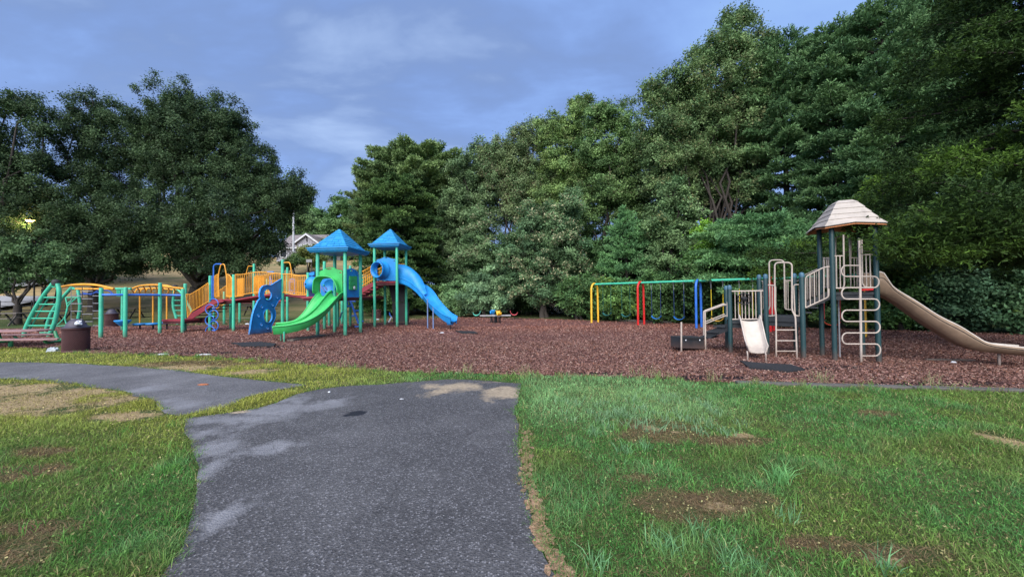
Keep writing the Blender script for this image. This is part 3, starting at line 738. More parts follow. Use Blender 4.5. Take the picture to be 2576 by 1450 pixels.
OAK = ((.014, .027, .016), (.032, .054, .027)); MID = ((.045, .085, .042), (.085, .14, .065)); DKB = ((.025, .055, .026), (.05, .095, .04))
broadleaf('oak_tree', 'big dark oak with a tall rounded crown and the widest spread of the left group', gb(483, 31), [(432, 262, 70, 60), (500, 300, 90, 62), (590, 300, 55, 55), (500, 360, 110, 70), (400, 380, 80, 80), (560, 480, 110, 90), (480, 600, 120, 60, 1), (380, 320, 50, 60), (600, 400, 75, 90), (470, 420, 120, 90), (690, 510, 60, 80, -1), (745, 470, 42, 48), (772, 492, 20, 24), (400, 540, 120, 90, -2), (560, 560, 130, 80, -3), (668, 620, 42, 45, -1), (660, 420, 40, 50), (715, 500, 44, 50), (650, 500, 60, 60), (470, 650, 90, 38, -3), (600, 665, 60, 30, -2), (702, 560, 32, 36)], 31, .15, .78, OAK, ((.09, .15, .06), .4, .25), .55, .6, squash=.95)
broadleaf('oak_tree', 'dark oak with a ragged two-humped top between the big oak and the left edge', gb(240, 31), [(235, 275, 55, 45), (290, 300, 45, 40), (190, 330, 50, 50), (270, 370, 80, 60), (200, 430, 80, 70), (300, 460, 80, 70), (190, 540, 100, 70, -2), (300, 570, 90, 70, -2), (120, 610, 80, 50, -2), (350, 650, 80, 40, -1), (220, 650, 110, 42, -3)], 31, .15, .78, OAK, ((.09, .15, .06), .3, .2), .48, .6, squash=.95)
broadleaf('oak_tree', 'tall loose oak cut off by the left edge of the view', gb(-60, 28), [(75, 262, 42, 42), (110, 320, 50, 45), (20, 270, 35, 36), (-60, 320, 100, 80), (60, 400, 60, 30), (-20, 440, 90, 70), (70, 480, 70, 50), (-90, 560, 120, 90), (30, 550, 70, 50), (-10, 620, 90, 60, -1), (100, 420, 30, 25)], 28, .15, .7, OAK, ((.10, .15, .06), .3, .2), .45, .6, squash=.95)
broadleaf('small_tree', 'small spreading tree with bare V-shaped limbs near the left picnic tables', gb(44, 23.5), [(20, 640, 60, 40), (85, 625, 50, 40), (130, 655, 40, 30), (-30, 690, 60, 36), (100, 690, 45, 26), (5, 720, 26, 20)], 23.5, .15, .8, ((.035, .065, .035), (.06, .10, .05)), None, .2, .42, fork=.2)
broadleaf('hill_tree', 'round tree on the hill directly behind the house roof', gb(775, 74), [(770, 565, 45, 34), (735, 560, 40, 40), (800, 590, 40, 28)], 74, .42, 1.0, ((.05, .085, .045), (.075, .12, .055)), None, .4, 1.2, group='trees on the hill behind the house')
broadleaf('hill_tree', 'dark hilltop tree in the dip of the skyline between big oak and pines', gb(795, 82), [(765, 530, 34, 36), (800, 545, 30, 26), (830, 565, 26, 24)], 82, .42, .9, DKB, None, .4, 1.2, group='trees on the hill behind the house')
broadleaf('hill_tree', 'mid-green hill tree just left of the dark spreading pine', gb(862, 62), [(862, 520, 36, 36), (840, 570, 34, 40), (890, 560, 44, 50), (850, 620, 40, 26), (905, 620, 40, 40)], 62, .36, 1.0, MID, None, .4, 1.0, group='trees on the hill behind the house')
broadleaf('round_shrub', 'rounded olive-green shrub in front of the house gable', gb(778, 50), [(775, 645, 34, 26), (800, 655, 24, 20)], 50, .24, 1.1, ((.07, .10, .04), (.13, .14, .05)), None, .1, .55, 'shrub', multi=2)
broadleaf('round_shrub', 'low dark shrub at the left foot of the house', gb(738, 48), [(742, 655, 22, 18), (722, 662, 20, 14)], 48, .24, 1.1, ((.05, .09, .04), (.08, .12, .05)), None, .1, .5, 'shrub', multi=2)

PINE = ((.036, .068, .030), (.066, .108, .040)); WPINE = ((.042, .082, .045), (.07, .12, .062))
conifer('dark_pine', 'dark spreading pine behind the blue slide tower with boughs sweeping to the ground', gb(1003, 29.5), 10.6, prof([(0, 4.3), (.12, 4.4), (.3, 3.7), (.55, 3.3), (.8, 2.7), (.93, 1.7), (1, .7)]), .62, 8, .26, PINE, .05, .32, .10, .3, 1.15, 6, .026, tipc=((.07, .13, .045), .35), twl=.6)
conifer('tall_pine', 'tall round-topped pine rising behind the dark spreading pine', gb(1055, 38), 14.7, prof([(.2, 3.5), (.5, 4.8), (.68, 6.0), (.82, 6.0), (.92, 5.0), (.97, 3.6), (1, 2.2)]), .7, 9, .30, ((.07, .105, .055), (.11, .155, .075)), .3, .26, 0, .35, .95, 6, .032, twl=.7)
conifer('tall_pine', 'slim pine top showing left of the round-topped pine', gb(958, 41), 12.2, prof([(.3, 3.6), (.7, 3.4), (.9, 2.2), (1, .6)]), .7, 8, .32, ((.05, .08, .045), (.09, .12, .06)), .3, .5, 0, .3, .9, 6, .034, twl=.65)

broadleaf('wood_edge_tree', 'narrow grey-green tree right beside the tall round-topped pine', gb(1180, 32.5), [(1215, 400, 46, 42), (1165, 440, 40, 45), (1230, 470, 50, 50), (1160, 520, 50, 50), (1210, 560, 55, 60), (1140, 600, 45, 50), (1190, 650, 55, 40), (1130, 690, 45, 50)], 32.5, .17, 1.15, ((.05, .085, .05), (.09, .13, .075)), ((.16, .2, .12), .3, .25), .3, .6, group='trees along the wood edge')
broadleaf('wood_edge_tree', 'feathery willow-like tree behind the pale flowering shrub', gb(1300, 32), [(1300, 400, 45, 45), (1262, 385, 40, 40), (1250, 440, 40, 50), (1235, 395, 30, 30), (1345, 350, 46, 46), (1310, 350, 30, 34), (1290, 470, 50, 45), (1360, 440, 55, 60), (1320, 520, 60, 60)], 32, .15, 1.1, ((.055, .09, .05), (.11, .14, .08)), ((.22, .20, .12), .4, .3), .3, .55, squash=1.0, group='trees along the wood edge')
broadleaf('wood_edge_tree', 'yellow-green pointed tree at the middle of the wood edge', gb(1430, 31), [(1390, 330, 44, 46), (1440, 330, 40, 60), (1460, 270, 30, 30), (1420, 420, 66, 60), (1480, 440, 60, 70), (1400, 500, 60, 60)], 31, .16, 1.1, ((.06, .10, .045), (.12, .17, .07)), ((.20, .24, .09), .35, .3), .32, .55, group='trees along the wood edge')
broadleaf('wood_edge_tree', 'light green tree with two rounded tops beside the tallest tree', gb(1540, 29), [(1500, 300, 48, 46), (1560, 300, 46, 44), (1500, 380, 60, 56), (1575, 390, 60, 66), (1530, 470, 80, 66), (1470, 540, 60, 50), (1590, 540, 60, 60)], 29, .16, 1.1, ((.05, .09, .042), (.10, .155, .07)), ((.17, .2, .09), .3, .3), .32, .55, group='trees along the wood edge')
broadleaf('tallest_tree', 'tallest broadleaf tree with a pointed leafy top near the photo top edge', gb(1800, 24.5), [(1862, 42, 34, 36), (1850, 110, 66, 50), (1920, 130, 36, 50), (1790, 140, 50, 46), (1710, 215, 70, 52), (1650, 240, 34, 46), (1830, 210, 90, 60), (1670, 310, 66, 58), (1770, 320, 80, 66), (1890, 300, 70, 70), (1700, 410, 80, 50), (1840, 420, 90, 50), (1760, 480, 60, 40, 1), (1830, 300, 90, 70, 1), (1740, 300, 80, 70, 1), (1800, 400, 90, 60, 1), (1650, 370, 50, 50), (1930, 230, 40, 60), (1930, 360, 50, 60), (1680, 470, 60, 40), (1870, 480, 60, 40)], 24.5, .15, 1.15, ((.045, .08, .042), (.09, .13, .065)), ((.22, .24, .11), .45, .3), .26, .55, fork=.3, squash=.9)
broadleaf('young_tree', 'grey-green rounded tree standing in front of the tallest tree trunk', gb(1690, 21.5), [(1690, 500, 52, 44), (1730, 540, 44, 40), (1650, 560, 40, 44), (1700, 600, 56, 50), (1660, 660, 50, 50)], 21.5, .14, 1.0, ((.05, .09, .05), (.085, .13, .07)), ((.3, .32, .14), .3, .2), .2, .5)
broadleaf('pale_leaved_tree', 'bushy low tree with many cream-coloured leaves left of the swings', gb(1365, 24.8), [(1340, 560, 48, 50), (1430, 520, 44, 40), (1395, 560, 50, 50), (1280, 640, 34, 46), (1340, 640, 60, 56), (1420, 630, 56, 60), (1300, 710, 42, 40), (1370, 720, 60, 50), (1450, 710, 50, 56), (1450, 770, 40, 26)], 24.8, .15, 1.25, ((.04, .08, .05), (.075, .12, .07)), ((.50, .50, .30), .6, .35), .2, .5, multi=3, fork=.1)
broadleaf('pale_leaved_tree', 'smaller tree with a cream-tinged pointed top beside the larger pale-leaved one', gb(1205, 27.5), [(1205, 550, 24, 30), (1190, 600, 34, 40), (1225, 640, 34, 44), (1250, 700, 34, 40), (1180, 650, 36, 40)], 27.5, .15, 1.2, ((.05, .09, .05), (.08, .12, .07)), ((.42, .42, .26), .5, .3), .16, .5, multi=2, fork=.1)
for nm, lb, px, Y, lob, cc, tp in [
    ('feathery_shrub', 'tall grey-green feathery shrub rising behind the seesaw', 1215, 25.8, [(1205, 715, 40, 34), (1245, 700, 36, 36), (1265, 740, 34, 40), (1200, 755, 44, 30), (1240, 770, 44, 22)], ((.06, .11, .075), (.12, .18, .12)), None),
    ('feathery_shrub', 'lower grey-green shrub between the blue slide and the seesaw', 1160, 27.3, [(1160, 735, 30, 34), (1130, 750, 28, 30), (1175, 765, 36, 24)], ((.05, .10, .055), (.10, .16, .09)), None),
    ('leafy_bush', 'dark leafy bush right of the shaded hollow and left of the yellow swing arch', 1450, 22.6, [(1440, 745, 40, 40), (1480, 735, 40, 44), (1500, 770, 40, 32)], DKB, ((.16, .24, .08), .3, .3)),
    ('leafy_bush', 'bright-tipped bush between the yellow and red swing arches', 1560, 21.0, [(1540, 745, 44, 44), (1590, 750, 40, 44), (1570, 780, 40, 26)], ((.035, .075, .03), (.07, .13, .045)), ((.20, .30, .05), .4, .35)),
    ('leafy_bush', 'dark bush behind the blue chain swings', 1660, 19.4, [(1640, 735, 44, 50), (1690, 730, 50, 56), (1670, 780, 50, 32)], DKB, ((.14, .24, .06), .3, .3)),
    ('leafy_bush', 'dense dark bush behind the yellow chain swings', 1800, 17.9, [(1760, 710, 60, 60), (1830, 700, 60, 60), (1800, 770, 70, 40)], DKB, ((.16, .2, .1), .3, .3)),
    ('leafy_bush', 'yellow-green climber-covered bush above the beige slide', 1780, 19.0, [(1790, 600, 40, 46), (1800, 650, 60, 50), (1870, 640, 60, 50)], ((.05, .11, .025), (.10, .19, .03)), ((.2, .3, .05), .3, .4)),
    ('leafy_bush', 'dark bush behind the beige ladder', 1930, 16.6, [(1900, 680, 60, 70), (1970, 690, 50, 70), (1940, 770, 70, 44)], DKB, ((.12, .22, .05), .3, .3)),
    ('leafy_bush', 'bush with light green leaves under the tan roof', 2120, 15.3, [(2080, 700, 60, 60), (2140, 640, 50, 50), (2130, 720, 60, 70), (2110, 790, 70, 34)], ((.035, .075, .035), (.08, .14, .06)), ((.16, .28, .06), .4, .35)),
    ('leafy_bush', 'mixed bright and dark green bush behind the top of the long tan slide', 2260, 14.6, [(2240, 640, 60, 50), (2270, 710, 60, 70), (2240, 790, 60, 40), (2300, 780, 60, 50)], ((.03, .07, .03), (.06, .12, .04)), ((.2, .3, .08), .35, .35)),
    ('leafy_bush', 'blue-green dense bush behind the middle of the long tan slide', 2420, 13.8, [(2370, 700, 70, 80), (2450, 720, 80, 70), (2400, 790, 90, 44)], ((.03, .065, .045), (.06, .11, .07)), None),
    ('leafy_bush', 'blue-green dense bush at the right edge behind the tan slide end', 2570, 13.0, [(2540, 700, 80, 90), (2620, 720, 90, 90), (2560, 800, 90, 40)], ((.028, .06, .035), (.055, .10, .055)), ((.12, .2, .05), .25, .3)),
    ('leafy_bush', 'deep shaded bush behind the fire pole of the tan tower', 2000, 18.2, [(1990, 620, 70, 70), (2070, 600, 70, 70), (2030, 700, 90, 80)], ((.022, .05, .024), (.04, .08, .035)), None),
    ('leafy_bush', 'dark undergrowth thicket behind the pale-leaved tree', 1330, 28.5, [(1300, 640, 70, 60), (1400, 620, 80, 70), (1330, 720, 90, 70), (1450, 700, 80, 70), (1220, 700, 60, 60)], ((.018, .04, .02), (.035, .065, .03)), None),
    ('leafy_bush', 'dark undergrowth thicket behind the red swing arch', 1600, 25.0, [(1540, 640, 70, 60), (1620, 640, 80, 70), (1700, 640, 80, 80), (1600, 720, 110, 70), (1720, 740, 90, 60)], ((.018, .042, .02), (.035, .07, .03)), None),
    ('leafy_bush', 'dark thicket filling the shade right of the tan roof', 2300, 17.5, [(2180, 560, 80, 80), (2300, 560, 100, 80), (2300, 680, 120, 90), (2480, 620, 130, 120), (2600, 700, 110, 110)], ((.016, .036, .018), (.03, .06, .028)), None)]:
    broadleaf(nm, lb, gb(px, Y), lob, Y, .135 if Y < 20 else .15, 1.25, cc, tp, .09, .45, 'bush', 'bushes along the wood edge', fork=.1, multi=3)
conifer('young_white_pine', 'young blue-green pine with a pointed top behind the first swings', gb(1578, 22.4), 6.6, prof([(0, 2.0), (.3, 1.9), (.6, 1.3), (.85, .7), (1, .1)]), .5, 7, .2, ((.045, .10, .055), (.075, .15, .075)), .05, .5, 0, .1, 1.1, 6, .022, twl=.5)
conifer('young_white_pine', 'wide low pine with drooping pale boughs above the beige structure', gb(1890, 17.2), 5.0, prof([(.3, 2.6), (.55, 2.9), (.8, 2.3), (1, .8)]), .5, 8, .2, ((.05, .11, .06), (.085, .16, .08)), .35, .25, .08, .12, 1.2, 6, .02, twl=.6)
conifer('young_white_pine', 'pale low pine boughs just left of the tan roof', gb(2020, 15.8), 4.4, prof([(.3, 1.7), (.6, 1.8), (.85, 1.4), (1, .5)]), .45, 8, .18, ((.05, .11, .06), (.085, .16, .08)), .4, .25, .08, .12, 1.2, 6, .02, twl=.5)
for lb, px, Y, Ht, pr in [('white pine with thin layered boughs right beside the tallest tree', 1985, 23.0, 17.6, [(.25, 1.6), (.5, 2.6), (.75, 2.7), (.9, 2.0), (1, .8)]),
                          ('middle white pine of the row, crown tip just under the photo top', 2110, 21.0, 16.6, [(.25, 2.6), (.5, 2.6), (.75, 2.5), (.9, 1.9), (1, .6)]),
                          ('white pine with a thick trunk left of the near cedar', 2225, 19.5, 17.0, [(.22, 3.2), (.5, 3.0), (.75, 2.6), (.9, 2.0), (1, .6)]),
                          ('white pine half hidden behind the near cedar', 2400, 20.5, 19.5, [(.22, 3.4), (.5, 3.2), (.75, 2.6), (.9, 2.0), (1, .6)])]:
    conifer('white_pine', lb, gb(px, Y), Ht, prof(pr), .8, 7, .24, WPINE, .2, .42, .02, .22, .95, 6, .024, group='row of white pines', thin=.9, twl=.6)
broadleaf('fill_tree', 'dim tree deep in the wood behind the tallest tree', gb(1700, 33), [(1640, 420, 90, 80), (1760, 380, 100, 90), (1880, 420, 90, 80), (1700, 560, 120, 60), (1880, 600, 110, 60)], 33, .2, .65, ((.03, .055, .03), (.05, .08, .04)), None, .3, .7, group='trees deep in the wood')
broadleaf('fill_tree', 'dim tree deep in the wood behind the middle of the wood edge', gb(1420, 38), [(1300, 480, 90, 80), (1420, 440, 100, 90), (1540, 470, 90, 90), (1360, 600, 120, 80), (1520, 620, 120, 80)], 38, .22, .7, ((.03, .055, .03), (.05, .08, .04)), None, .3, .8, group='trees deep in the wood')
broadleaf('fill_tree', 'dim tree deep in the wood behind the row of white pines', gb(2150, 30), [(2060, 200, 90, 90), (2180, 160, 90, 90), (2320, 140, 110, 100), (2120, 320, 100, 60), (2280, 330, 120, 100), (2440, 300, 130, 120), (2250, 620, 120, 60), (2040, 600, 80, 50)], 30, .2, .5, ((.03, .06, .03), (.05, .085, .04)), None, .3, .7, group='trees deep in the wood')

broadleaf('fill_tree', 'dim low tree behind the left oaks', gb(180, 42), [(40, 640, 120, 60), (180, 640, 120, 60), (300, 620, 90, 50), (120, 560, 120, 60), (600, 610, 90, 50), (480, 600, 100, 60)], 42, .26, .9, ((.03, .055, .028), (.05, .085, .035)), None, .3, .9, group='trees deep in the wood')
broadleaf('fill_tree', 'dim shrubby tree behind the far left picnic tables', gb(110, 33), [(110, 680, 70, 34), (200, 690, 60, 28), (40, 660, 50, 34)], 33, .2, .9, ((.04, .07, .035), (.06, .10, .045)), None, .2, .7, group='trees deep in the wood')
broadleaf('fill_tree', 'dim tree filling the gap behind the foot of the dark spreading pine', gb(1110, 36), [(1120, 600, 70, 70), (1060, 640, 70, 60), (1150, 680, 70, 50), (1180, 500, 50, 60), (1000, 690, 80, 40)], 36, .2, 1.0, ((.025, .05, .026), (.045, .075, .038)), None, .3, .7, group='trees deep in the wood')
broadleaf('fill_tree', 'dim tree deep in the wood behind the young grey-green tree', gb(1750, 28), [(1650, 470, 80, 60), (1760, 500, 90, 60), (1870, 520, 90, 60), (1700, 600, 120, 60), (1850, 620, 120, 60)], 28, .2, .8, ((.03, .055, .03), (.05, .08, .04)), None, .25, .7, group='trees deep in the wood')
# near cedar: long feathery boughs reaching in from the right
def cedar():
    base = V((13.9, 8.9, 0)); t = thing('cedar_tree', 'huge near cedar with feathery yellow-green bough tips covering the right edge', 'tree', base); wood = MB()
    wood.tube([base - V((0, 0, .2)), base + V((.1, 0, 6)), base + V((0, 0, 14))], [.27, .2, .04], 12)
    C, DR, LN, CO = [], [], [], []; z = 2.3
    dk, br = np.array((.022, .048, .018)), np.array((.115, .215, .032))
    extra = [(3.0, math.atan2(-1.45, -6.3), 6.75), (2.75, math.atan2(-1.9, -6.1), 6.5), (2.9, math.atan2(-.9, -6.3), 6.5), (3.15, math.atan2(-2.2, -5.6), 6.3), (2.6, math.atan2(-1.2, -5.6), 6.2)]
    while z < 13.2:
        for q in range(9 + len(extra)):
            ex = extra[q - 9] if q >= 9 else None
            a = q * 6.283 / 9 + random.uniform(-.3, .3) if ex is None else ex[1]; d = V((math.cos(a), math.sin(a), 0))
            R = (1.0 if z > 3.1 or d.x > -.9 else 1.1) * np.interp(z, [2.3, 3.0, 3.5, 4.6, 6.5, 9, 13.2], [6.3, 6.2, 5.4, 4.6, 3.7, 3.0, 1.6]) * random.uniform(.78, 1.08)
            if d.y < -.25: R *= .62 + .25 * (d.x < -.5)
            if ex: R = ex[2]
            if d.x > .35: continue
            p0 = base + V((0, 0, z + random.uniform(-.3, .3))) if ex is None else base + V((0, 0, ex[0])); dr = random.uniform(-.08, .26)
            pts = spline([p0, p0 + d * R * .4 + V((0, 0, .25)), p0 + d * R * .8 + V((0, 0, .15 - dr * R * .5)), p0 + d * R + V((0, 0, .2 - dr * R * .6))], 6)
            wood.tube(pts, [max(.008, .045 * (1 - k / len(pts))) for k in range(len(pts))], 5, caps=False)
            nt_ = int(R / .085); sd_ = d.cross(V((0, 0, 1)))
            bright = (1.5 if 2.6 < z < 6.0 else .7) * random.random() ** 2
            for j in range(nt_):
                s_ = .06 + .94 * (j + random.random()) / nt_; i_ = min(len(pts) - 2, int(s_ * (len(pts) - 1))); pc = pts[i_].lerp(pts[i_ + 1], s_ * (len(pts) - 1) - i_)
                for sg in (-1, 1):
                    tw = (1.25 - s_) * 1.1 * random.uniform(.5, 1.15); w1 = (sd_ * sg * random.uniform(.5, 1) + d * random.uniform(.5, 1.0)).normalized(); w1.z += random.uniform(-.25, .3); hz0 = random.gauss(0, .10)
                    m_ = max(4, int(tw / .055))
                    for r_ in range(m_):
                        g = (r_ + random.random()) / m_
                        C.append(pc + w1 * (g * tw) + V((random.gauss(0, .06), random.gauss(0, .06), hz0 + random.gauss(0, .05) - g * g * .18)))
                        DR.append(w1 + V((0, 0, .25))); LN.append(random.uniform(.05, .11))
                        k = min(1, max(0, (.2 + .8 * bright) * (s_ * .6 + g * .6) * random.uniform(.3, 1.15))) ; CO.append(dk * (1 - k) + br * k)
        z += .62; extra = []
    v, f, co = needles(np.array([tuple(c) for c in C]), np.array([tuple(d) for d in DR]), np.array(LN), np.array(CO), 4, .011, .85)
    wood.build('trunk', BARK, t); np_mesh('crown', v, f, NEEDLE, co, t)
cedar()

# undergrowth mass closing the foot of the wood
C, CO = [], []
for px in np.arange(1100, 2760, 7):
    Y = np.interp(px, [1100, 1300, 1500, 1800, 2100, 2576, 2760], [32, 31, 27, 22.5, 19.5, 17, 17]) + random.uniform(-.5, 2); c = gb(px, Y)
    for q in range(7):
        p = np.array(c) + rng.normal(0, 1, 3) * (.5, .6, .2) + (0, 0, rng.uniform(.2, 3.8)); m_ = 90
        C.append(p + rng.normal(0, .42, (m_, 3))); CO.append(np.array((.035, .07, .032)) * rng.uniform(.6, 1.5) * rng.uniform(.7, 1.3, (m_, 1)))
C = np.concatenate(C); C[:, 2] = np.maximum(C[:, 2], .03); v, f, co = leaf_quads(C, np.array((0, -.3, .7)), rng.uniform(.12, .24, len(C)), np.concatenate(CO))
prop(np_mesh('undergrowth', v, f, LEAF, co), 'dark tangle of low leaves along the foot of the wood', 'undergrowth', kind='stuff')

# ------------------------------------------------------------------ big play structure (left)
FR = Frame((-6.56, 14.53), rad(6))
R_ = FR.row
PS = thing('play_structure', 'large green, blue and yellow play structure with two blue-roofed towers and a green slide', 'play structure', FR.w(-1, 1, 0))
def post(px, v, ytop=None, ztop=None, r=.066, parent=PS, mat=GREEN, frame=FR, zb=-.05):
    pl = frame.row(v); g = pl.at(px, ytop if ytop else 700); z = g.z if ztop is None else ztop
    mb = MB(); mb.lathe((g.x, g.y, 0), [(r, zb), (r, z - .03), (r * .93, z - .008), (r * .6, z), (.001, z + .004)], 14); return mb.build('post', mat, parent)
def postw(p, z, r=.066, parent=PS, mat=GREEN, name='post', cap=None):
    mb = MB(); mb.lathe((p.x, p.y, 0), [(r, -.05), (r, z - .03), (r * .93, z - .008), (r * .6, z), (.001, z + .004)], 14)
    o_ = mb.build(name, mat, parent)
    if cap: MB().lathe((p.x, p.y, z - .07), [(r * 1.04, 0), (r * 1.06, .05), (r * .9, .085), (r * .5, .105), (.001, .11)], 14).build('cap', cap, o_)
    return o_
for px, v, yt in [(255, -.95, 724), (316, -.8, 722), (309, 2.3, 728), (403, .8, 711), (460, 1.0, 726), (466, 1.75, 713), (529, 1.8, 693), (588, 1.8, 690), (711, 1.8, 653), (775, 1.8, 685),
                  (538, 5.6, 745), (564, 6.0, 733), (603, 7.0, 757), (639, 7.0, 663), (672, 7.0, 701), (723, 7.0, 672), (581, 3.0, 742), (816, 2.6, 657), (828, 4.6, 745), (850, 4.0, 745), (860, 5.9, 745), (881, 4.4, 668), (911, 5.8, 690)]:
    post(px, v, yt)
ZT1, ZD1 = 3.36, 1.55
for u, v in [(0, 0), (-1.15, 0), (0, 1.17), (-1.15, 1.17)]: postw(FR.w(u, v), ZT1)
T2 = [(.43, 3.93), (-.74, 3.93), (.43, 5.1), (-.74, 5.1)]; ZD2 = 2.28
for u, v in T2: postw(FR.w(u, v), 4.06)
def deck(corners, z, th=.09, parent=PS, mat=REDD, edge=REDDK):
    mb = MB(); lo = [V((p.x, p.y, z - th)) for p in corners]; mb.prism([lo], (0, 0, th)); o_ = mb.build('deck', mat, parent, bevel=.01)
    c = sum(lo, V((0, 0, 0))) / len(lo); MB().prism([[c.lerp(p, .93) - V((0, 0, .1)) for p in lo]], (0, 0, .1 - .002)).build('under_frame', edge, o_)
    # rows of drain holes read as a fine pattern on the top
    return o_
def rect(u0, u1, v0, v1): return [FR.w(u0, v0), FR.w(u1, v0), FR.w(u1, v1), FR.w(u0, v1)]
deck(rect(-1.15, 0, 0, 1.17), ZD1)
deck(rect(-2.72, -1.2, 1.22, 2.7), ZD1); deck(rect(-2.75, -.9, 2.75, 4.6), ZD1); deck(rect(-2.6, -1.0, 4.65, 5.9), ZD1)
deck(rect(-.74, .43, 3.93, 5.1), ZD2)
a, b = R_(1.8).at(531, 752), R_(1.8).at(588, 752); uA, uB = FR.uv(a)[0], FR.uv(b)[0]; ZD0 = a.z
deck(rect(uA, uB, 1.8, 2.95), ZD0)
deck([R_(7).at(602, 755), R_(7).at(726, 755), R_(8.2).at(730, 755), R_(8.2).at(612, 755)], R_(7).at(640, 755).z)
g0, g1 = R_(1.0).at(405, 803), R_(1.0).at(462, 803); deck([g0, g1, FR.w(FR.uv(g1)[0], 1.75), FR.w(FR.uv(g0)[0], 1.75)], g0.z)
# arched bridge
uL, uR = FR.uv(R_(1.8).at(590, 750))[0], FR.uv(R_(1.8).at(772, 747))[0]
def arcz(t): return ZD0 + (ZD1 - ZD0) * t + .17 * math.sin(math.pi * min(1, max(0, t))) ** 1.3
rows = [[FR.w(uL + (uR - uL) * t, v, arcz(t)) for t in np.linspace(0, 1, 26)] for v in (1.88, 2.85)]
br = MB().sheet(list(reversed(rows)), (0, 0, .05)).build('bridge_deck', REDD, PS)
for v in (1.85, 2.88):
    MB().tube([FR.w(uL + (uR - uL) * t, v, arcz(t) - .05) for t in np.linspace(0, 1, 26)], .045, 8).build('side_beam', REDD, br)
def railing(top, bot, n, r=.021, rb=.012, parent=PS, mat=YEL, name='railing', ext=0.0, ends=True):
    mb = MB(); mb.tube(top, r, 8); mb.tube(bot, r, 8); A, B_ = resamp(top, n + 2), resamp(bot, n + 2)
    for k, (p, q) in enumerate(zip(A, B_)):
        if not ends and k in (0, n + 1): continue
        mb.tube([p, q - V((0, 0, ext))], rb if 0 < k < n + 1 else r * .9, 6)
    return mb.build(name, mat, parent)
P18 = R_(1.76)
tp = P18.pp([(592, 690), (605, 690), (617, 688.5), (636, 685), (652, 684), (668, 684.5), (696, 687), (710, 689), (734, 689), (744, 693), (771, 693)])
bt = P18.pp([(592, 746), (612, 740.6), (640, 735.6), (669, 733.5), (690, 733.5), (716, 735.6), (735, 740), (752, 741), (771, 741)])
railing(spline(tp, 4), spline(bt, 4), 37)
off = FR.v * 1.16
railing([p + off for p in spline(tp, 4)], [p + off for p in spline(bt, 4)], 37)
# handhold hoops beside the deck openings
for k, pts, v in [(2, [(870, 522), (890, 450), (905, 443), (940, 443)], 7.0), (2, [(1280, 405), (1335, 403), (1352, 440), (1366, 540), (1366, 560)], 1.76), (2, [(573, 560), (560, 500), (590, 425), (625, 423), (640, 470), (656, 560)], 1.76)]:
    if k == 2 and v == 1.76 and pts[0][0] == 573: pts = [(573, 775), (567, 560), (590, 440), (603, 425), (630, 427), (645, 490), (656, 580), (658, 775)]
    MB().tube(spline(R_(v).zp(k, pts), 5), .024, 8).build('hand_loop', YEL, PS)
MB().tube(fillet(P18.zp(2, [(514, 800), (514, 440), (535, 420), (600, 420)]), .12), .03, 8).build('hand_loop', BLUEM, PS)
for x0, x1, yt0, yt1 in [(524, 568, 556, 530), (660, 716, 530, 580)]:
    t_ = P18.zp(2, [(x0, yt0), ((x0 + x1) / 2, min(yt0, yt1) + (8 if x0 < 600 else 12)), (x1, yt1)]); b_ = P18.zp(2, [(x0, 775), ((x0 + x1) / 2, 775), (x1, 775)]); railing(spline(t_, 4), b_, 4 if x0 < 600 else 6)
# solid barrier panels of closely set bars on the far side
for x0, x1, y0, y1 in [(770, 840, 585, 775), (955, 1060, 560, 745)]:
    q = R_(2.95); railing(q.zp(2, [(x0, y0), (x1, y0 - 12)]), q.zp(2, [(x0, y1), (x1, y1 - 10)]), 12, rb=.018)
for x0, x1 in [(1100, 1250), (1290, 1380), (1400, 1500)]:
    q = R_(7.0); railing(q.zp(2, [(x0, 600), (x1, 600)]), q.zp(2, [(x0, 740), (x1, 740)]), 8)
MB().prism([R_(7.6).zp(2, [(1110, 745), (1110, 600), (1130, 545), (1150, 600), (1165, 745)])], FR.v * .06).build('play_panel', BLUE, PS)
MB().prism([R_(7.6).zp(2, [(1330, 745), (1330, 610), (1345, 580), (1370, 570), (1395, 580), (1408, 610), (1408, 745)]), R_(7.6).zp(2, [(1350, 700), (1350, 620), (1390, 620), (1390, 700)])], FR.v * .06).build('play_panel', BLUE, PS)
MB().prism([R_(7.0).zp(2, [(1085, 512), (1100, 500), (1155, 498), (1165, 510)])], FR.v * .1).build('panel_top', BLUE, PS)
# entry stair with ramp stringers
for v in (1.55, 2.7):
    q = R_(v); st = MB().prism([q.zp(2, [(228, 1005), (258, 962), (500, 818), (600, 800), (622, 830), (540, 848), (290, 1010), (228, 1030)])], FR.v * .05).build('stair_stringer', REDD, PS)
MB().prism([R_(1.9).zp(2, [(222, 1012), (430, 1000), (425, 1058), (215, 1060)])], FR.v * .5).build('stair_base', REDDK, PS)
for k in range(6):
    p = R_(1.62).zp(2, [(275 + k * 52, 985 - k * 32)])[0]; w0, w1 = FR.uv(p); MB().prism([[FR.w(w0, 1.62, p.z), FR.w(w0 + .3, 1.62, p.z), FR.w(w0 + .3, 2.68, p.z), FR.w(w0, 2.68, p.z)]], (0, 0, .04)).build('stair_tread', REDDK, PS)
for v in (1.6, 2.72):
    q = R_(v) if v < 2 else R_(v)
    t_ = R_(1.6).zp(2, [(215, 750), (262, 750), (355, 695), (456, 625)]); b_ = R_(1.6).zp(2, [(232, 1000), (285, 930), (370, 880), (458, 828)]); o2 = FR.v * (v - 1.6)
    railing([p + o2 for p in t_], [p + o2 for p in b_], 14)
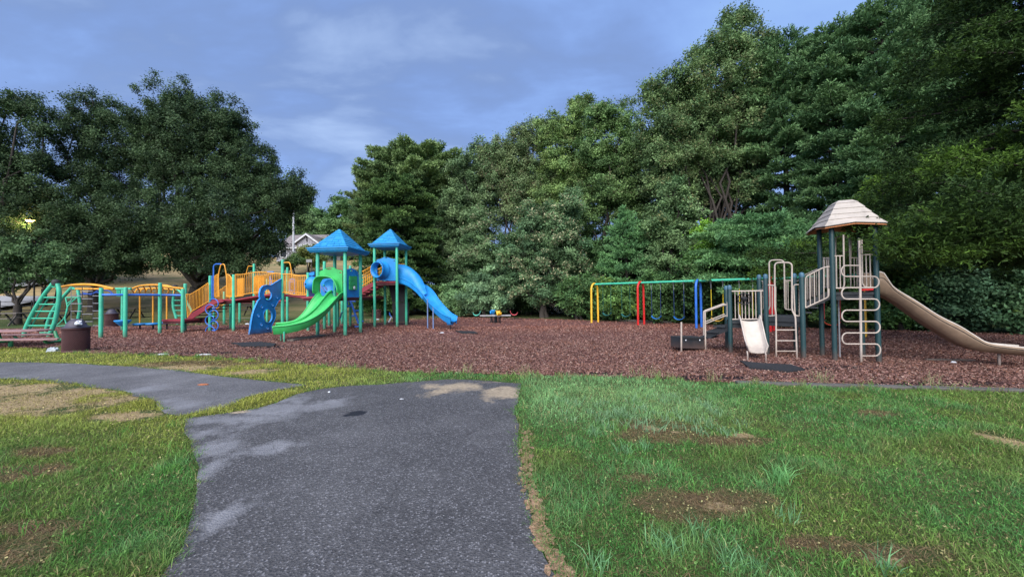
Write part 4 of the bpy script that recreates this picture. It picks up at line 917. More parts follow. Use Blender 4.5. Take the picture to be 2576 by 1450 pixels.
# tower stair up to the second tower
ra = [FR.w(-2.3, 3.98, ZD1 - .05), FR.w(-.78, 3.98, ZD2 + .02), FR.w(-.78, 3.98, ZD2 - .22), FR.w(-2.15, 3.98, ZD1 - .25)]
for v in (0, 1.0): MB().prism([[p + FR.v * v for p in ra]], FR.v * .05).build('stair_stringer', REDD, PS)
for k in range(7):
    p = ra[0].lerp(ra[1], (k + .5) / 7); MB().prism([[p + FR.v * .06 - V((0, 0, .08)), p + FR.u * .28 + FR.v * .06 - V((0, 0, .08)), p + FR.u * .28 + FR.v * .98 - V((0, 0, .08)), p + FR.v * .98 - V((0, 0, .08))]], (0, 0, .04)).build('stair_tread', REDDK, PS)
for v in (0, 1.0):
    A = [p + FR.v * v for p in ra[:2]]; railing([p + V((0, 0, .82)) for p in A], [p + V((0, 0, .1)) for p in A], 13); MB().tube([p + V((0, 0, .62)) for p in A], .014, 6).build('mid_rail', YEL, PS)
# roofs: fascia and four faces laid in courses of shingles
def roof(uc, vc, half, z0, apex, parent, mat=BLUER, fas=.13, lip=.06):
    mb = MB(); R2 = lambda h, z: [FR.w(uc + a * h, vc + b * h, z) for a, b in ((-1, -1), (1, -1), (1, 1), (-1, 1))]
    prof_ = [(half - .07, z0), (half - .05, z0 + .05), (half - .015, z0 + .06), (half - .01, z0 + fas), (half + .03, z0 + fas + .012), (half + .02, z0 + fas + .035), (half - .12, z0 + fas + .075)]
    rings = [R2(h, z) for h, z in prof_]
    nC = 8; h0, zz0 = half - .16, z0 + fas + .085
    for k in range(nC):
        t0, t1 = k / nC, (k + 1) / nC
        rings += [R2(h0 * (1 - t0 * .93) + .012, zz0 + (apex - zz0) * t0 - .012 if k else zz0 - .01), R2(h0 * (1 - t0 * .93) + .012, zz0 + (apex - zz0) * t0 + .012), R2(h0 * (1 - t1 * .93), zz0 + (apex - zz0) * t1)]
    rings += [R2(h0 * .085, apex + .01), R2(h0 * .06, apex + .05), R2(.001, apex + .055)]
    vs = [p for r in rings for p in r]; fs = [(i * 4 + k, i * 4 + (k + 1) % 4, i * 4 + 4 + (k + 1) % 4, i * 4 + 4 + k) for i in range(len(rings) - 1) for k in range(4)]
    mb.add(vs, fs); mb.add(R2(half - .07, z0), [(3, 2, 1, 0)]); o_ = mb.build('roof', mat, parent)
    tl = MB()                                      # shingle tabs standing a little proud, staggered
    for sx in range(4):
        for k in range(nC):
            t0, t1 = k / nC, (k + 1) / nC; ha, hb = h0 * (1 - t0 * .93) + .014, h0 * (1 - t1 * .93) + .006
            za, zb_ = zz0 + (apex - zz0) * t0 + .012, zz0 + (apex - zz0) * t1 + .004; nT = max(1, int(ha * 2 / .27)); o0 = (k % 2) * .5
            for j in range(nT + 1):
                s0, s1 = -1 + 2 * (j - o0) / nT + .012, -1 + 2 * (j + 1 - o0) / nT - .012; s0, s1 = max(-.985, s0), min(.985, s1)
                if s1 - s0 < .08: continue
                dn = random.choice((0, .0, .014)); c4 = [(-1, -1), (1, -1), (1, 1), (-1, 1)]; A, B_ = c4[sx], c4[(sx + 1) % 4]
                P_ = lambda s, h, z: FR.w(uc + (A[0] * (1 - s) + B_[0] * (1 + s)) / 2 * h, vc + (A[1] * (1 - s) + B_[1] * (1 + s)) / 2 * h, z)
                q = [P_(s0, ha + .006, za - dn), P_(s1, ha + .006, za - dn), P_(s1, hb + .004, zb_), P_(s0, hb + .004, zb_)]
                nrm = (q[1] - q[0]).cross(q[3] - q[0]).normalized(); tl.add([p + nrm * .012 for p in q] + q, [(0, 1, 2, 3), (4, 5, 1, 0), (5, 6, 2, 1), (6, 7, 3, 2), (7, 4, 0, 3)])
    tl.build('shingles', mat, o_)
roof(-.575, .585, .85, 3.28, 4.24, PS); roof(-.155, 4.515, .80, 3.98, 4.93, PS)

# green double slide curving to its exit
def slide(name, L_, Rr, rail, mat, parent, centre=None, floor=.0, thick=.05, rimr=.02, nseg=40, rimmat=None, flare=.0):
    L_, Rr = resamp(spline(L_, 8), nseg), resamp(spline(Rr, 8), nseg); rows = []
    for a_, b_ in zip(L_, Rr):
        d = b_ - a_; row = []
        prof_ = [(-.015 - flare, rail), (.03, rail * .9), (.075, rail * .18), (.15, .0)]
        if centre: prof_ += [(.42, .0), (.465, rail * centre * .8), (.5, rail * centre), (.535, rail * centre * .8), (.58, 0)]
        else: prof_ += [(.35, -.012), (.5, -.016), (.65, -.012)]
        prof_ += [(.85, .0), (.925, rail * .18), (.97, rail * .9), (1.015 + flare, rail)]
        rows.append([a_ + d * t + V((0, 0, floor + h)) for t, h in prof_])
    rows_s = rows
    mb = MB().sheet([list(reversed(r)) for r in rows_s] if (rows[1][0] - rows[0][0]).cross(rows[0][-1] - rows[0][0]).z > 0 else rows_s, None)
    # shell underneath: offset copy
    vs = [p for r in rows for p in r]; n_ = len(rows[0]); dn = [p - V((0, 0, thick if 0 < j < n_ - 1 else .005)) for r in rows for j, p in enumerate(r)]
    mb.add(dn, [(i * n_ + j, (i + 1) * n_ + j, (i + 1) * n_ + j + 1, i * n_ + j + 1) for i in range(len(rows) - 1) for j in range(n_ - 1)], True)
    o_ = mb.build(name, mat, parent)
    for e in (0, -1):
        MB().tube([r[e] for r in rows], rimr, 8).build('slide_rim', rimmat or mat, o_)
    if centre: MB().tube([r[6] + V((0, 0, rail * centre * .35)) for r in rows], rimr * 1.5, 8).build('lane_divider', rimmat or mat, o_)
    lip = rows[-1]; MB().tube([p - V((0, 0, .01)) for p in lip], rimr * 1.2, 8).build('slide_lip', rimmat or mat, o_)
    # side skirts
    for e, s in ((0, 1), (-1, -1)):
        r2 = [[r[e], r[e] - V((0, 0, rail * .5 + thick * .6)) + (r[2 if e == 0 else -3] - r[e]) * .25, r[e] - V((0, 0, rail * .85 + thick)) + (r[3 if e == 0 else -4] - r[e]) * .6] for r in rows]
        mb2 = MB().sheet(r2, None); mb2.build('slide_side', mat, o_)
    return o_
gl = [FR.w(-1.06, .02, 1.55), FR.w(-1.08, -.12, 1.50), FR.w(-1.12, -.35, 1.28), FR.w(-1.2, -.62, .90), FR.w(-1.36, -.85, .58), FR.w(-1.62, -1.0, .44), FR.w(-1.95, -1.08, .40)]
gr = [FR.w(-.09, .02, 1.55), FR.w(-.09, -.2, 1.50), FR.w(-.10, -.62, 1.22), FR.w(-.18, -1.12, .86), FR.w(-.42, -1.62, .56), FR.w(-.84, -1.98, .42), FR.w(-1.33, -2.14, .38)]
sl = slide('green_slide', gl, gr, .15, GREENP, PS, centre=1.0, thick=.06, rimr=.026)
for px, yb in [(707, 857), (715, 860)]:
    g = G(px, yb); MB().tube([(g.x, g.y, -.03), (g.x, g.y, .36)], .03, 8).build('leg', GREEN, PS)
# hood over the slide
q = R_(0.0); hole = lambda k, cx_, cy_, rx, ry, n=14, pl=q: pl.zp(k, [(cx_ + rx * math.cos(6.283 * i / n), cy_ + ry * math.sin(6.283 * i / n)) for i in range(n)])
arch = [(684, 690), (680, 600), (655, 505), (610, 432), (540, 392), (430, 386), (352, 405), (312, 470), (304, 600), (304, 700)]
outer = [(278, 700), (278, 300), (330, 255), (395, 238), (425, 208), (480, 196), (560, 198), (600, 228), (650, 240), (708, 255), (716, 690)]
hd = MB().prism([q.zp('a', outer + arch), hole('a', 475, 224, 50, 14), hole('a', 680, 290, 22, 12)], FR.v * .05).build('slide_hood', GREENP, PS, bevel=.008)
A0 = spline(q.zp('a', arch), 3); cc = sum(A0, V((0, 0, 0))) / len(A0); rows = []
for k in range(6):
    t = k / 5; rows.append([cc + (p - cc) * (1.0 + .12 * t) - FR.v * (.26 * t * (1 if p.z > cc.z - .3 else .2)) - FR.u * (.04 * t) + V((0, 0, .03 * t)) for p in A0])
MB().sheet(rows, (0, -.02, .02)).build('hood_canopy', GREENP, hd)
MB().tube(rows[-1], .024, 8).build('hood_rim', GREENP, hd)
# window panel on the tower side
q = FR.col(.02)
wp = MB().prism([q.zp('a', [(780, 728), (778, 250), (845, 222), (880, 212), (935, 232), (1000, 285), (1012, 728)]), hole('a', 880, 256, 32, 16, 12, q), hole('a', 795, 285, 9, 11, 8, q), hole('a', 985, 305, 9, 11, 8, q)], -FR.u * .05).build('window_panel', BLUE, PS, bevel=.01)
MB().tube(q.zp('a', [(815, 640), (800, 400), (820, 320), (890, 305), (960, 320), (985, 400), (985, 640), (960, 690), (890, 700), (815, 640)], .03), .012, 6).build('raised_rib', BLUE, wp)
for i in range(3):
    for j in range(3):
        x0, y0 = 829 + i * 44, 355 + j * 82
        MB().prism([q.zp('a', [(x0, y0), (x0 + 38, y0), (x0 + 38, y0 + 72), (x0, y0 + 72)], .0)], FR.u * .05).build('grid_tile', GREENP, wp, bevel=.01)
MB().lathe(q.at(*Z('a', 900, 560)) + FR.u * .055, [(.07, 0), (.07, .02), (.03, .03), (.001, .03)], 14, FR.u).build('dial', PAPER, wp)
# panel with a heart shape behind the slide opening, bubble window beside it
q = R_(1.17)
MB().prism([q.zp('a', [(325, 700), (325, 400), (400, 385), (560, 385), (590, 700)])], FR.v * .05).build('play_panel', BLUE, PS)
MB().prism([q.zp('a', [(345, 520), (365, 545), (400, 530), (440, 550), (455, 590), (400, 640), (355, 580)], -.02)], -FR.v * .03).build('heart_plate', plain('slate_blue_plastic', (.10, .16, .42), .5), PS)
MB().lathe(q.at(*Z('a', 398, 515)) - FR.v * .05, [(.03, 0), (.03, .03), (.001, .035)], 10, -FR.v).build('knob', GREENP, PS)
MB().lathe(q.at(*Z('a', 500, 520)) - FR.v * .02, [(.30, 0), (.31, .03), (.27, .05), (.25, .02), (.001, .0)], 24, -FR.v).build('panel_ring', BLUE, PS)
q = R_(1.72)
bp = MB().prism([q.zp('a', [(130, 740), (130, 290), (180, 270), (230, 280), (240, 740)])], FR.v * .05).build('bubble_panel', plain('navy_plastic', (.01, .02, .11), .4), PS)
MB().prism([q.zp('a', [(130, 330), (130, 295), (225, 275), (225, 330), (180, 350)])], -FR.v * .04).build('panel_crest', BLUE, bp)
c_ = q.at(*Z('a', 196, 495)); MB().lathe(c_ - FR.v * .02, [(.34 * math.cos(a_), .34 * math.sin(a_)) for a_ in np.linspace(0, 1.55, 9)], 24, (-FR.v - FR.u * .35)).build('bubble', BLUE, bp)
MB().lathe(c_ - FR.v * .345 - FR.u * .12, [(.001, .012), (.035, .01), (.04, -.01)], 10, -FR.v).build('vent_hole', RUB, bp)
# climbing panel with round holes
q = FR.col(-4.05)
cut = [hole('c', *h_, 18, q) for h_ in [(432, 768, 72, 102), (433, 1145, 82, 126), (598, 818, 20, 27), (520, 952, 20, 27), (330, 985, 21, 28), (268, 1142, 22, 30), (320, 1298, 22, 30), (430, 1362, 20, 27)]]
ol = [(692, 480), (600, 535), (490, 605), (420, 595), (350, 615), (305, 665), (288, 740), (288, 810), (300, 838), (262, 875), (222, 960), (185, 1050), (160, 1140), (138, 1260), (122, 1380), (108, 1475), (300, 1460), (500, 1440), (505, 1320), (552, 1230), (576, 1150), (570, 1060), (546, 1010), (577, 970), (612, 900), (650, 850), (692, 820)]
cp = MB().prism([q.zp('c', ol)] + cut, FR.u * -.05).build('climbing_panel', BLUE, PS, bevel=.012)
for h_ in cut: MB().tube([p + FR.u * .012 for p in h_], .022 if (h_[0] - h_[9]).length > .3 else .014, 8, closed=True).build('hole_rim', BLUE, cp)
MB().tube([p + FR.u * .012 for p in q.zp('c', [(a_ * .985 + 6, b_ * .985 + 12) for a_, b_ in ol])], .014, 6, closed=True).build('raised_edge', BLUE, cp)
# helix climber
q = R_(1.55); rings = [(515, 850, 0), (477, 912, 1), (515, 972, 0), (475, 1033, 1), (515, 1090, 0), (478, 1150, 1)]
for cx_, cy_, s_ in rings:
    a0, a1 = (-150, 110) if s_ == 0 else (70, 330)
    if cy_ == 1150: a0, a1 = 180, 360
    MB().tube(q.zp(2, [(cx_ + 50 * math.cos(rad(a_)), cy_ + 52 * math.sin(rad(a_))) for a_ in np.linspace(a0, a1, 18)]), .022, 8).build('climbing_ring', BLUEM, PS)
MB().tube(R_(1.62).zp(2, [(497, 545), (497, 800)]), .024, 8).build('climber_pole', BLUEM, PS)
# ladder behind the window panel
q = R_(2.3)
MB().tube(q.zp('a', [(812, 735), (880, 850), (1000, 1195)]), .045, 8).build('climber_pole', BLUEM, PS)
for pts in [[(865, 800), (945, 800)], [(795, 885), (890, 880)], [(945, 965), (1005, 960)], [(880, 1055), (965, 1050)], [(1000, 1150), (1085, 1150)], [(935, 1245), (1010, 1240)]]:
    MB().tube(q.zp('a', pts), .035, 8).build('foot_peg', BLUEM, PS)
MB().tube(fillet(q.zp('a', [(800, 880), (805, 790), (850, 760)]), .1), .03, 8).build('hand_loop', BLUEM, PS)
MB().tube(fillet(R_(4.2).zp('a', [(600, 1105), (680, 1105), (695, 1000), (730, 985)]), .12), .03, 8).build('hand_loop', BLUEM, PS)
# second tower: porthole panel, slide, charcoal climbing wall
q = R_(3.9); pc_ = Z('d', 165, 612)
hl = q.pp([(pc_[0] + 17.6 * math.cos(6.283 * i / 22), pc_[1] + 17.6 * math.sin(6.283 * i / 22)) for i in range(22)])
pp_ = MB().prism([q.zp('d', [(100, 742), (98, 485), (160, 468), (190, 452), (235, 455), (270, 468), (330, 478), (332, 742)]), hl, hole('d', 215, 462, 22, 5, 10, q), hole('d', 315, 498, 12, 6, 8, q)], FR.v * .05).build('porthole_panel', BLUE, PS, bevel=.01)
ce = sum(hl, V((0, 0, 0))) / 22; rr = (hl[0] - ce).length; ax_ = (-FR.v * 1.0 - FR.u * .32).normalized()
MB().lathe(ce, [(rr * 1.25, 0), (rr * 1.12, .1), (rr * 1.04, .30), (rr * 1.1, .31), (rr * 1.1, .37), (rr * .98, .37), (rr * .96, .0)], 30, ax_).build('porthole_tube', BLUE, pp_)
railing([FR.w(-.74, 5.1, ZD2 + .95), FR.w(.43, 5.1, ZD2 + .95)], [FR.w(-.74, 5.1, ZD2 + .1), FR.w(.43, 5.1, ZD2 + .1)], 9)
def cuv(px, v): a_ = R_(v).at(px, 740); return FR.uv(a_)[0]
mid = [(1000, 4.5, 2.30), (1022, 4.45, 2.24), (1044, 4.25, 2.04), (1062, 3.95, 1.80), (1077, 3.6, 1.50), (1092, 3.2, 1.10), (1108, 2.85, .80), (1124, 2.6, .55), (1141, 2.35, .40)]
M_ = [FR.w(cuv(px, v), v, z) for px, v, z in mid]; hw = .34; Lf, Rg = [], []
for i, p in enumerate(M_):
    d = (M_[min(i + 1, len(M_) - 1)] - M_[max(i - 1, 0)]); d.z = 0; nn = V((-d.y, d.x, 0)).normalized(); hw = .30 - .10 * max(0, i - 3) / 5; tw_ = V((0, 0, .10 * min(1, max(0, i - 2) / 2) * (1 - i / 9))); Lf.append(p + nn * hw + tw_); Rg.append(p - nn * hw - tw_)
bs = slide('blue_slide', Rg, Lf, .17, BLUE, PS, thick=.06, rimr=.026, flare=.02)
rows = []                                                     # open-sided hood over the slide entrance
for k, (p, a_, b_) in enumerate(zip(M_[:5], Rg, Lf)):
    hgt = [.88, .86, .72, .40, .18][k]; row = []
    for t in np.linspace(0, 1, 13):
        an = math.pi * t; row.append(a_.lerp(b_, .5 - .55 * math.cos(an)) + V((0, 0, -.05 + (hgt + .05) * math.sin(an) ** .6)))
    rows.append(row[:[13, 13, 11, 8, 6][k]] + [row[[13, 13, 11, 8, 6][k] - 1]] * (13 - [13, 13, 11, 8, 6][k]))
rs = [resamp(spline([r[j] for r in rows], 4), 14) for j in range(13)]
MB().sheet([[rs[j][i] for j in range(13)] for i in range(14)], (0, 0, .03)).build('slide_hood', BLUE, bs)
for (px, yb), zt in (((1076, 826), 1.38), ((1090, 827), 1.02)):
    g = G(px, yb); MB().tube([(g.x, g.y, -.05), (g.x, g.y, zt)], .03, 8).build('leg', plain('grey_blue_paint', (.16, .24, .45), .5), PS)
e_ = M_[-1] - (M_[-1] - M_[-2]).normalized() * .25
MB().lathe(e_ - V((0, 0, .26)), [(.13, 0), (.15, .02), (.2, .2)], 16).build('slide_foot', BLUE, bs); MB().tube([e_ - V((0, 0, .24)), (e_.x, e_.y, -.05)], .02, 6).build('leg', RUB, bs)
q = R_(5.15)
MB().prism([q.zp('d', [(238, 765), (448, 765), (452, 1006), (290, 1006)])], FR.v * .08).build('climbing_wall', CHAR, PS, bevel=.01)
MB().prism([q.zp('d', [(288, 1012), (488, 1012), (490, 1268), (300, 1262)])], FR.v * .1).build('climbing_wall', CHAR, PS, bevel=.01)
MB().tube(fillet(q.zp('d', [(285, 1190), (262, 1170), (255, 1130)], -.3), .05), .03, 8).build('pod', BLUEM, PS)
MB().tube(q.zp('d', [(285, 1190), (247, 1250)], -.3), .045, 8).build('pod', PAPER, PS)
# balance beam with disc pods
bm = [R_(-.95).at(258, 741), R_(-.8).at(316, 741), R_(.8).at(403, 741.5), R_(1.0).at(459, 742)]
MB().tube(bm, .045, 8).build('grab_beam', BLUEM, PS)
for px, yb, yt, v in [(351.8, 815, 737, 2.9), (385, 814, 735, 2.7), (419.7, 811, 738, 2.4)]:
    p = R_(v).at(px, yb); tp_ = R_(v).at(px, yt)
    o_ = MB().lathe((p.x, p.y, p.z), [(.10, -.07), (.25, -.045), (.28, -.01), (.28, .03), (.24, .05), (.001, .06)], 22).build('pod_disc', BLUE, PS); MB().tube([(p.x, p.y, -.05), p], .035, 8).build('pod_stem', RUB, o_); MB().tube([p, tp_], .033, 8).build('pod_pole', YEL, PS)
p = R_(2.3).at(309, 806); MB().lathe((p.x, p.y, p.z), [(.10, -.25), (.2, -.15), (.31, -.02), (.31, .03), (.001, .05)], 22).build('pod_disc', BLUE, PS)

# ------------------------------------------------------------------ arched climbers and overhead ladders
CC = thing('climbing_course', 'green arched ladder with curved orange overhead bars and hanging chain ladders at the far left', 'climber', FR.w(-11, 1, 0))
q = R_(-.65); TL, TR = [(60, 846), (64, 827), (82, 788), (108, 745), (134, 712)], [(122, 848), (137, 812), (146, 770), (149, 735), (145, 713)]
MB().tube(spline(q.pp(TL), 5), .07, 10).build('ladder_rail', GREEN, CC); MB().tube(spline(q.pp(TR), 5), .072, 10).build('ladder_rail', GREEN, CC)
MB().lathe(q.at(140, 710), [(.11, -.1), (.13, .0), (.10, .1), (.001, .13)], 10).build('cap', CHAR, CC)
for x0, x1, y in [(530, 575, 580), (450, 580, 688), (403, 575, 758), (358, 568, 830), (322, 552, 903), (286, 532, 977), (412, 508, 1050)]:
    MB().tube(q.zp(1, [(x0, y), (x1, y)]), .028, 7).build('rung', GREEN, CC)
MB().tube(q.zp(1, [(500, 690), (400, 850), (310, 1015)], .12), .028, 7).build('brace', GREEN, CC)
MB().tube(spline(R_(1.6).pp([(114, 838), (124, 800), (143, 765), (181, 722)]), 5), .068, 10).build('ladder_rail', GREEN, CC)
MB().tube(spline(R_(3.6).zp(1, [(800, 1010), (805, 905), (822, 790), (815, 690), (798, 590)]), 5), .066, 10).build('ladder_rail', GREEN, CC)
q = R_(3.2)
for pts in [[(672, 688), (812, 688)], [(676, 690), (695, 800), (670, 900), (688, 975)], [(580, 985), (700, 972)], [(790, 690), (700, 780), (672, 880), (620, 945), (570, 985)], [(695, 750), (735, 720), (742, 700)]]:
    MB().tube(spline(q.zp(1, pts), 4) if len(pts) > 2 else q.zp(1, pts), .03, 7).build('net_bar', GREEN, CC)
a_, b_ = R_(-.3), R_(1.6)
MB().tube(spline(a_.zp(1, [(618, 582), (750, 560), (880, 554), (1020, 565), (1172, 600)]), 6), .048, 8).build('overhead_bar', YEL, CC)
MB().tube(b_.zp(1, [(782, 600), (1172, 600)]), .045, 8).build('overhead_bar', YEL, CC)
MB().tube(b_.zp(1, [(740, 597), (800, 600)]), .04, 8).build('crossbar', GREEN, CC)
q = R_(.6)
for x0, x1, xb, ys in [(733, 848, 1000, [672, 752, 830, 912, 990]), (848, 957, 1000, [622, 702, 780, 860, 936]), (957, 1022, 1000, [672, 748, 826, 902, 978])]:
    ch = MB()
    for xx in (x0, x1):
        P_ = resamp(q.zp(1, [(xx, 585), (xx, xb)]), 60)
        for i, p in enumerate(P_):
            if i % 2 == 0: ch.tube([p - V((0, 0, .022)), p + V((0, 0, .022))], .013, 5)
            else: ch.tube([p - V((.0, 0, .02)), p + V((0, 0, .02))], .008, 4)
    o_ = ch.build('chain_ladder', CHAIN, CC)
    for y in ys: MB().tube(q.zp(1, [(x0, y), (x1, y)]), .018, 6).build('rung', STEEL, o_)
A, B_ = spline(R_(2.0).pp([(329, 727), (350, 719), (370, 716.5), (391, 716), (420, 718), (440, 724), (452, 726)]), 5), spline(R_(3.0).pp([(344, 727), (370, 725), (400, 725), (437, 728), (452, 728)]), 5)
MB().tube(A, .04, 8).build('overhead_bar', YEL, CC); MB().tube(B_, .04, 8).build('overhead_bar', YEL, CC)
A, B_ = resamp(A, 9), resamp(B_, 9)
for k in range(8):
    p, r = A[k], B_[k]; m_ = (p + r) / 2 - V((0, 0, .25)); MB().tube(spline([p, p.lerp(m_, .6) + V((.05, 0, 0)), m_ + V((0, 0, -.02)), r.lerp(m_, .6), r], 4), .028, 7).build('overhead_rung', YEL, CC)
MB().tube(R_(1.2).pp([(411, 720), (462, 725)]), .04, 8).build('overhead_bar', YEL, CC)
MB().tube(R_(1.5).pp([(290, 726), (330, 726)]), .05, 8).build('crossbar', GREEN, CC)
for xx in (296, 301): MB().tube(R_(1.9).pp([(xx, 727), (xx, 745)]), .04, 8).build('strut', GREEN, CC)
for pts in [[(1800, 590), (1785, 700), (1785, 790), (1815, 900), (1830, 965)]]: MB().tube(spline(R_(3.0).zp(1, pts), 4), .06, 9).build('ladder_rail', GREEN, CC)
MB().tube(spline(R_(3.0).zp(1, [(1800, 600), (1830, 605), (1880, 660), (1960, 800), (1975, 840)]), 4), .055, 9).build('ladder_rail', GREEN, CC)
for y, x0, x1 in [(718, 1790, 1860), (770, 1792, 1880), (822, 1796, 1900), (875, 1804, 1905)]: MB().tube(R_(3.0).zp(1, [(x0, y), (x1, y)]), .028, 7).build('rung', GREEN, CC)
MB().lathe(R_(3.0).at(*Z(1, 1800, 575)), [(.1, -.06), (.12, .0), (.08, .07), (.001, .09)], 10).build('cap', CHAR, CC)
for pts in [[(790, 655), (900, 655), (1000, 635), (1060, 655), (1150, 650)], [(850, 640), (950, 660)], [(960, 655), (1010, 615), (1060, 615), (1120, 620), (1165, 650)]]:
    MB().tube(spline(R_(5.5).zp(1, pts), 3), .04, 7).build('far_rail', plain('deep_blue_paint', (.015, .06, .30), .5), CC)

# ------------------------------------------------------------------ beige play structure (right)
u2, v2 = V((.927, -.375, 0)), V((.345, .939, 0))
t1 = V((7.05, 8.12, 0)); t3 = t1 + u2 * .74; td = t1 + v2 * .62; t2 = t3 + v2 * .62
BS = thing('beige_play_structure', 'beige and dark green play structure with tan roof, ladder, short slide and long tan slide', 'play structure', (6.9, 8.6, 0))
pB, pA, pC, pM, pN, pQ = V((5.48, 9.32, 0)), V((5.86, 10.12, 0)), V((6.61, 8.43, 0)), V((6.14, 8.95, 0)), V((6.50, 9.72, 0)), V((7.07, 9.25, 0))
def ztop(p, y): return H + (y_h(p) - y) / F * p.y
def y_h(p): return 744.3 - .0105 * (p.x / p.y) * F
ZR = 2.99
for p, z in [(t1, ZR + .08), (t3, ZR + .08), (td, ZR + .08), (t2, ZR + .08)]: postw(p, z, .048, BS, DKG)
for p, y in [(pB, 721.5), (pA, 723), (pC, 690), (pM, 694), (pN, 695), (pQ, 692)]: postw(p, ztop(p, y), .052, BS, DKG, cap=plain('post_cap', (.05, .13, .2), .5))
zl, zm, zu = .80, .95, 1.50
def deck2(pts, z, th=.07): return deck([V((p.x, p.y, 0)) for p in pts], z, th, BS, BLK, BLK)
deck2([pB, pM, pN, pA], zl); deck2([pM, pC, pQ, pN], zm, .14); deck2([t1, t3, t2, td], zu, .07)
def rl(pl, k, pts, r=.016, fil=.06, off=0.0, mat=BEIGE, name='rail', parent=BS):
    p = pl.zp(k, pts, off); return MB().tube(fillet(p, fil) if len(p) > 2 else p, r, 8).build(name, mat, parent)
# step box and entry stair
rp1, rp2 = V((4.32, 9.5, 0)), V((5.07, 9.77, 0)); q = Plane(rp1, rp2)
MB().prism([q.zp('k', [(97, 990), (412, 990), (412, 1160), (97, 1150)])], q.n * .42).build('step_box', BLK, BS, bevel=.008)
MB().prism([q.zp('k', [(92, 985), (416, 992), (416, 1022), (92, 1016)], -.02)], q.n * .05).build('step_nosing', RUB, BS)
for x in (145, 348): MB().lathe(q.at(*Z('k', x, 1032), -.025), [(.001, .012), (.018, .008), (.02, 0)], 10, -q.n).build('bolt_cap', PAPER, BS)
rl(q, 'k', [(80, 1212), (80, 768)], .022, name='post')
q = Plane(rp2, pB); qd = Plane(V((rp2.x + .05, rp2.y + .5, 0)), pA)
rl(q, 'k', [(432, 1190), (424, 620), (440, 615), (700, 520), (770, 517)], .021, name='handrail'); rl(q, 'k', [(440, 790), (720, 678), (770, 676)], .016, name='handrail')
rl(qd, 'k', [(405, 1000), (403, 620), (420, 605), (680, 508), (738, 504)], .019, name='handrail'); rl(qd, 'k', [(437, 762), (700, 657), (738, 655)], .015, name='handrail')
MB().tube(q.zp('k', [(750, 476), (750, 690)]), .022, 8).build('rail_post', BEIGE, BS)
MB().prism([q.zp('k', [(443, 905), (768, 780), (768, 895), (443, 1015)], .04)], q.n * .04).build('stair_stringer', BLK, BS)
MB().prism([qd.zp('k', [(443, 905), (768, 800), (768, 880), (443, 985)], .0)], q.n * .04).build('stair_stringer', BLK, BS)
for k in range(3):
    a_ = V((rp2.x, rp2.y, 0)).lerp(pB, (k + .6) / 3.6); MB().box((a_.x + .12, a_.y + .22, .35 + k * .15), q.d, .14, q.n, .25, (0, 0, 1), .02).build('stair_tread', BLK, BS)
# lower deck barrier with steering wheel
q = Plane(pB, pM)
rl(q, 'k', [(808, 323), (1285, 316)], .018); rl(q, 'k', [(818, 730), (1250, 726)], .016)
bl = MB()
for x in (860, 908, 960, 1008, 1060, 1112, 1160, 1238): bl.tube(q.zp('k', [(x - 3, 320), (x + 5, 728)]), .0105 if x < 1200 else .015, 6)
bl.build('balusters', BEIGE, BS)
wc = q.at(*Z('k', 992, 432), -.06); sw = MB(); sw.tube([wc + q.d * (.135 * math.cos(a_)) + V((0, 0, .135 * math.sin(a_))) for a_ in np.linspace(0, 6.283, 25)[:-1]], .012, 6, closed=True)
for a_ in (.3, 2.84, 4.1, 5.3, 1.57): sw.tube([wc, wc + q.d * (.135 * math.cos(a_)) + V((0, 0, .135 * math.sin(a_)))], .009, 5)
sw.lathe(wc, [(.06, -.01), (.065, .01), (.001, .02)], 12, -q.n); sw.build('steering_wheel', RUB, BS)
rl(Plane(pM, pN), 'k', [(1215, 300), (1285, 300)], .014); q = Plane(pM, pN); rl(q, 'k', [(1245, 175), (1268, 178), (1272, 585), (1250, 588)], .013)
# short beige slide
f0, f1 = Plane(pB, pM, -.05), None
sa, sb = f0.at(*Z('k', 922, 742)), f0.at(*Z('k', 1215, 735)); sa.z = sb.z = zl + .02
ea, eb = V((5.02, 8.22, .22)), V((5.62, 8.10, .22)); ea = G(*Z('k', 1045, 1198), .17); eb = G(*Z('k', 1338, 1206), .17)
Lf = [sa, sa.lerp(ea, .08) + V((0, 0, .04)), sa.lerp(ea, .35) + V((0, 0, .02)), sa.lerp(ea, .72) - V((0, 0, .05)), sa.lerp(ea, .9) - V((0, 0, .02)), ea]
Rg = [sb, sb.lerp(eb, .08) + V((0, 0, .04)), sb.lerp(eb, .35) + V((0, 0, .02)), sb.lerp(eb, .72) - V((0, 0, .05)), sb.lerp(eb, .9) - V((0, 0, .02)), eb]
s1 = slide('beige_slide', Lf, Rg, .13, TANP, BS, thick=.03, rimr=.016)
for px, py in ((1881, 908), (1927, 909)):
    g = G(px, py); MB().tube(fillet([(g.x, g.y, -.03), (g.x, g.y, .17), (g.x + .05, g.y + .1, .2)], .05), .016, 8).build('leg', BEIGE, BS)
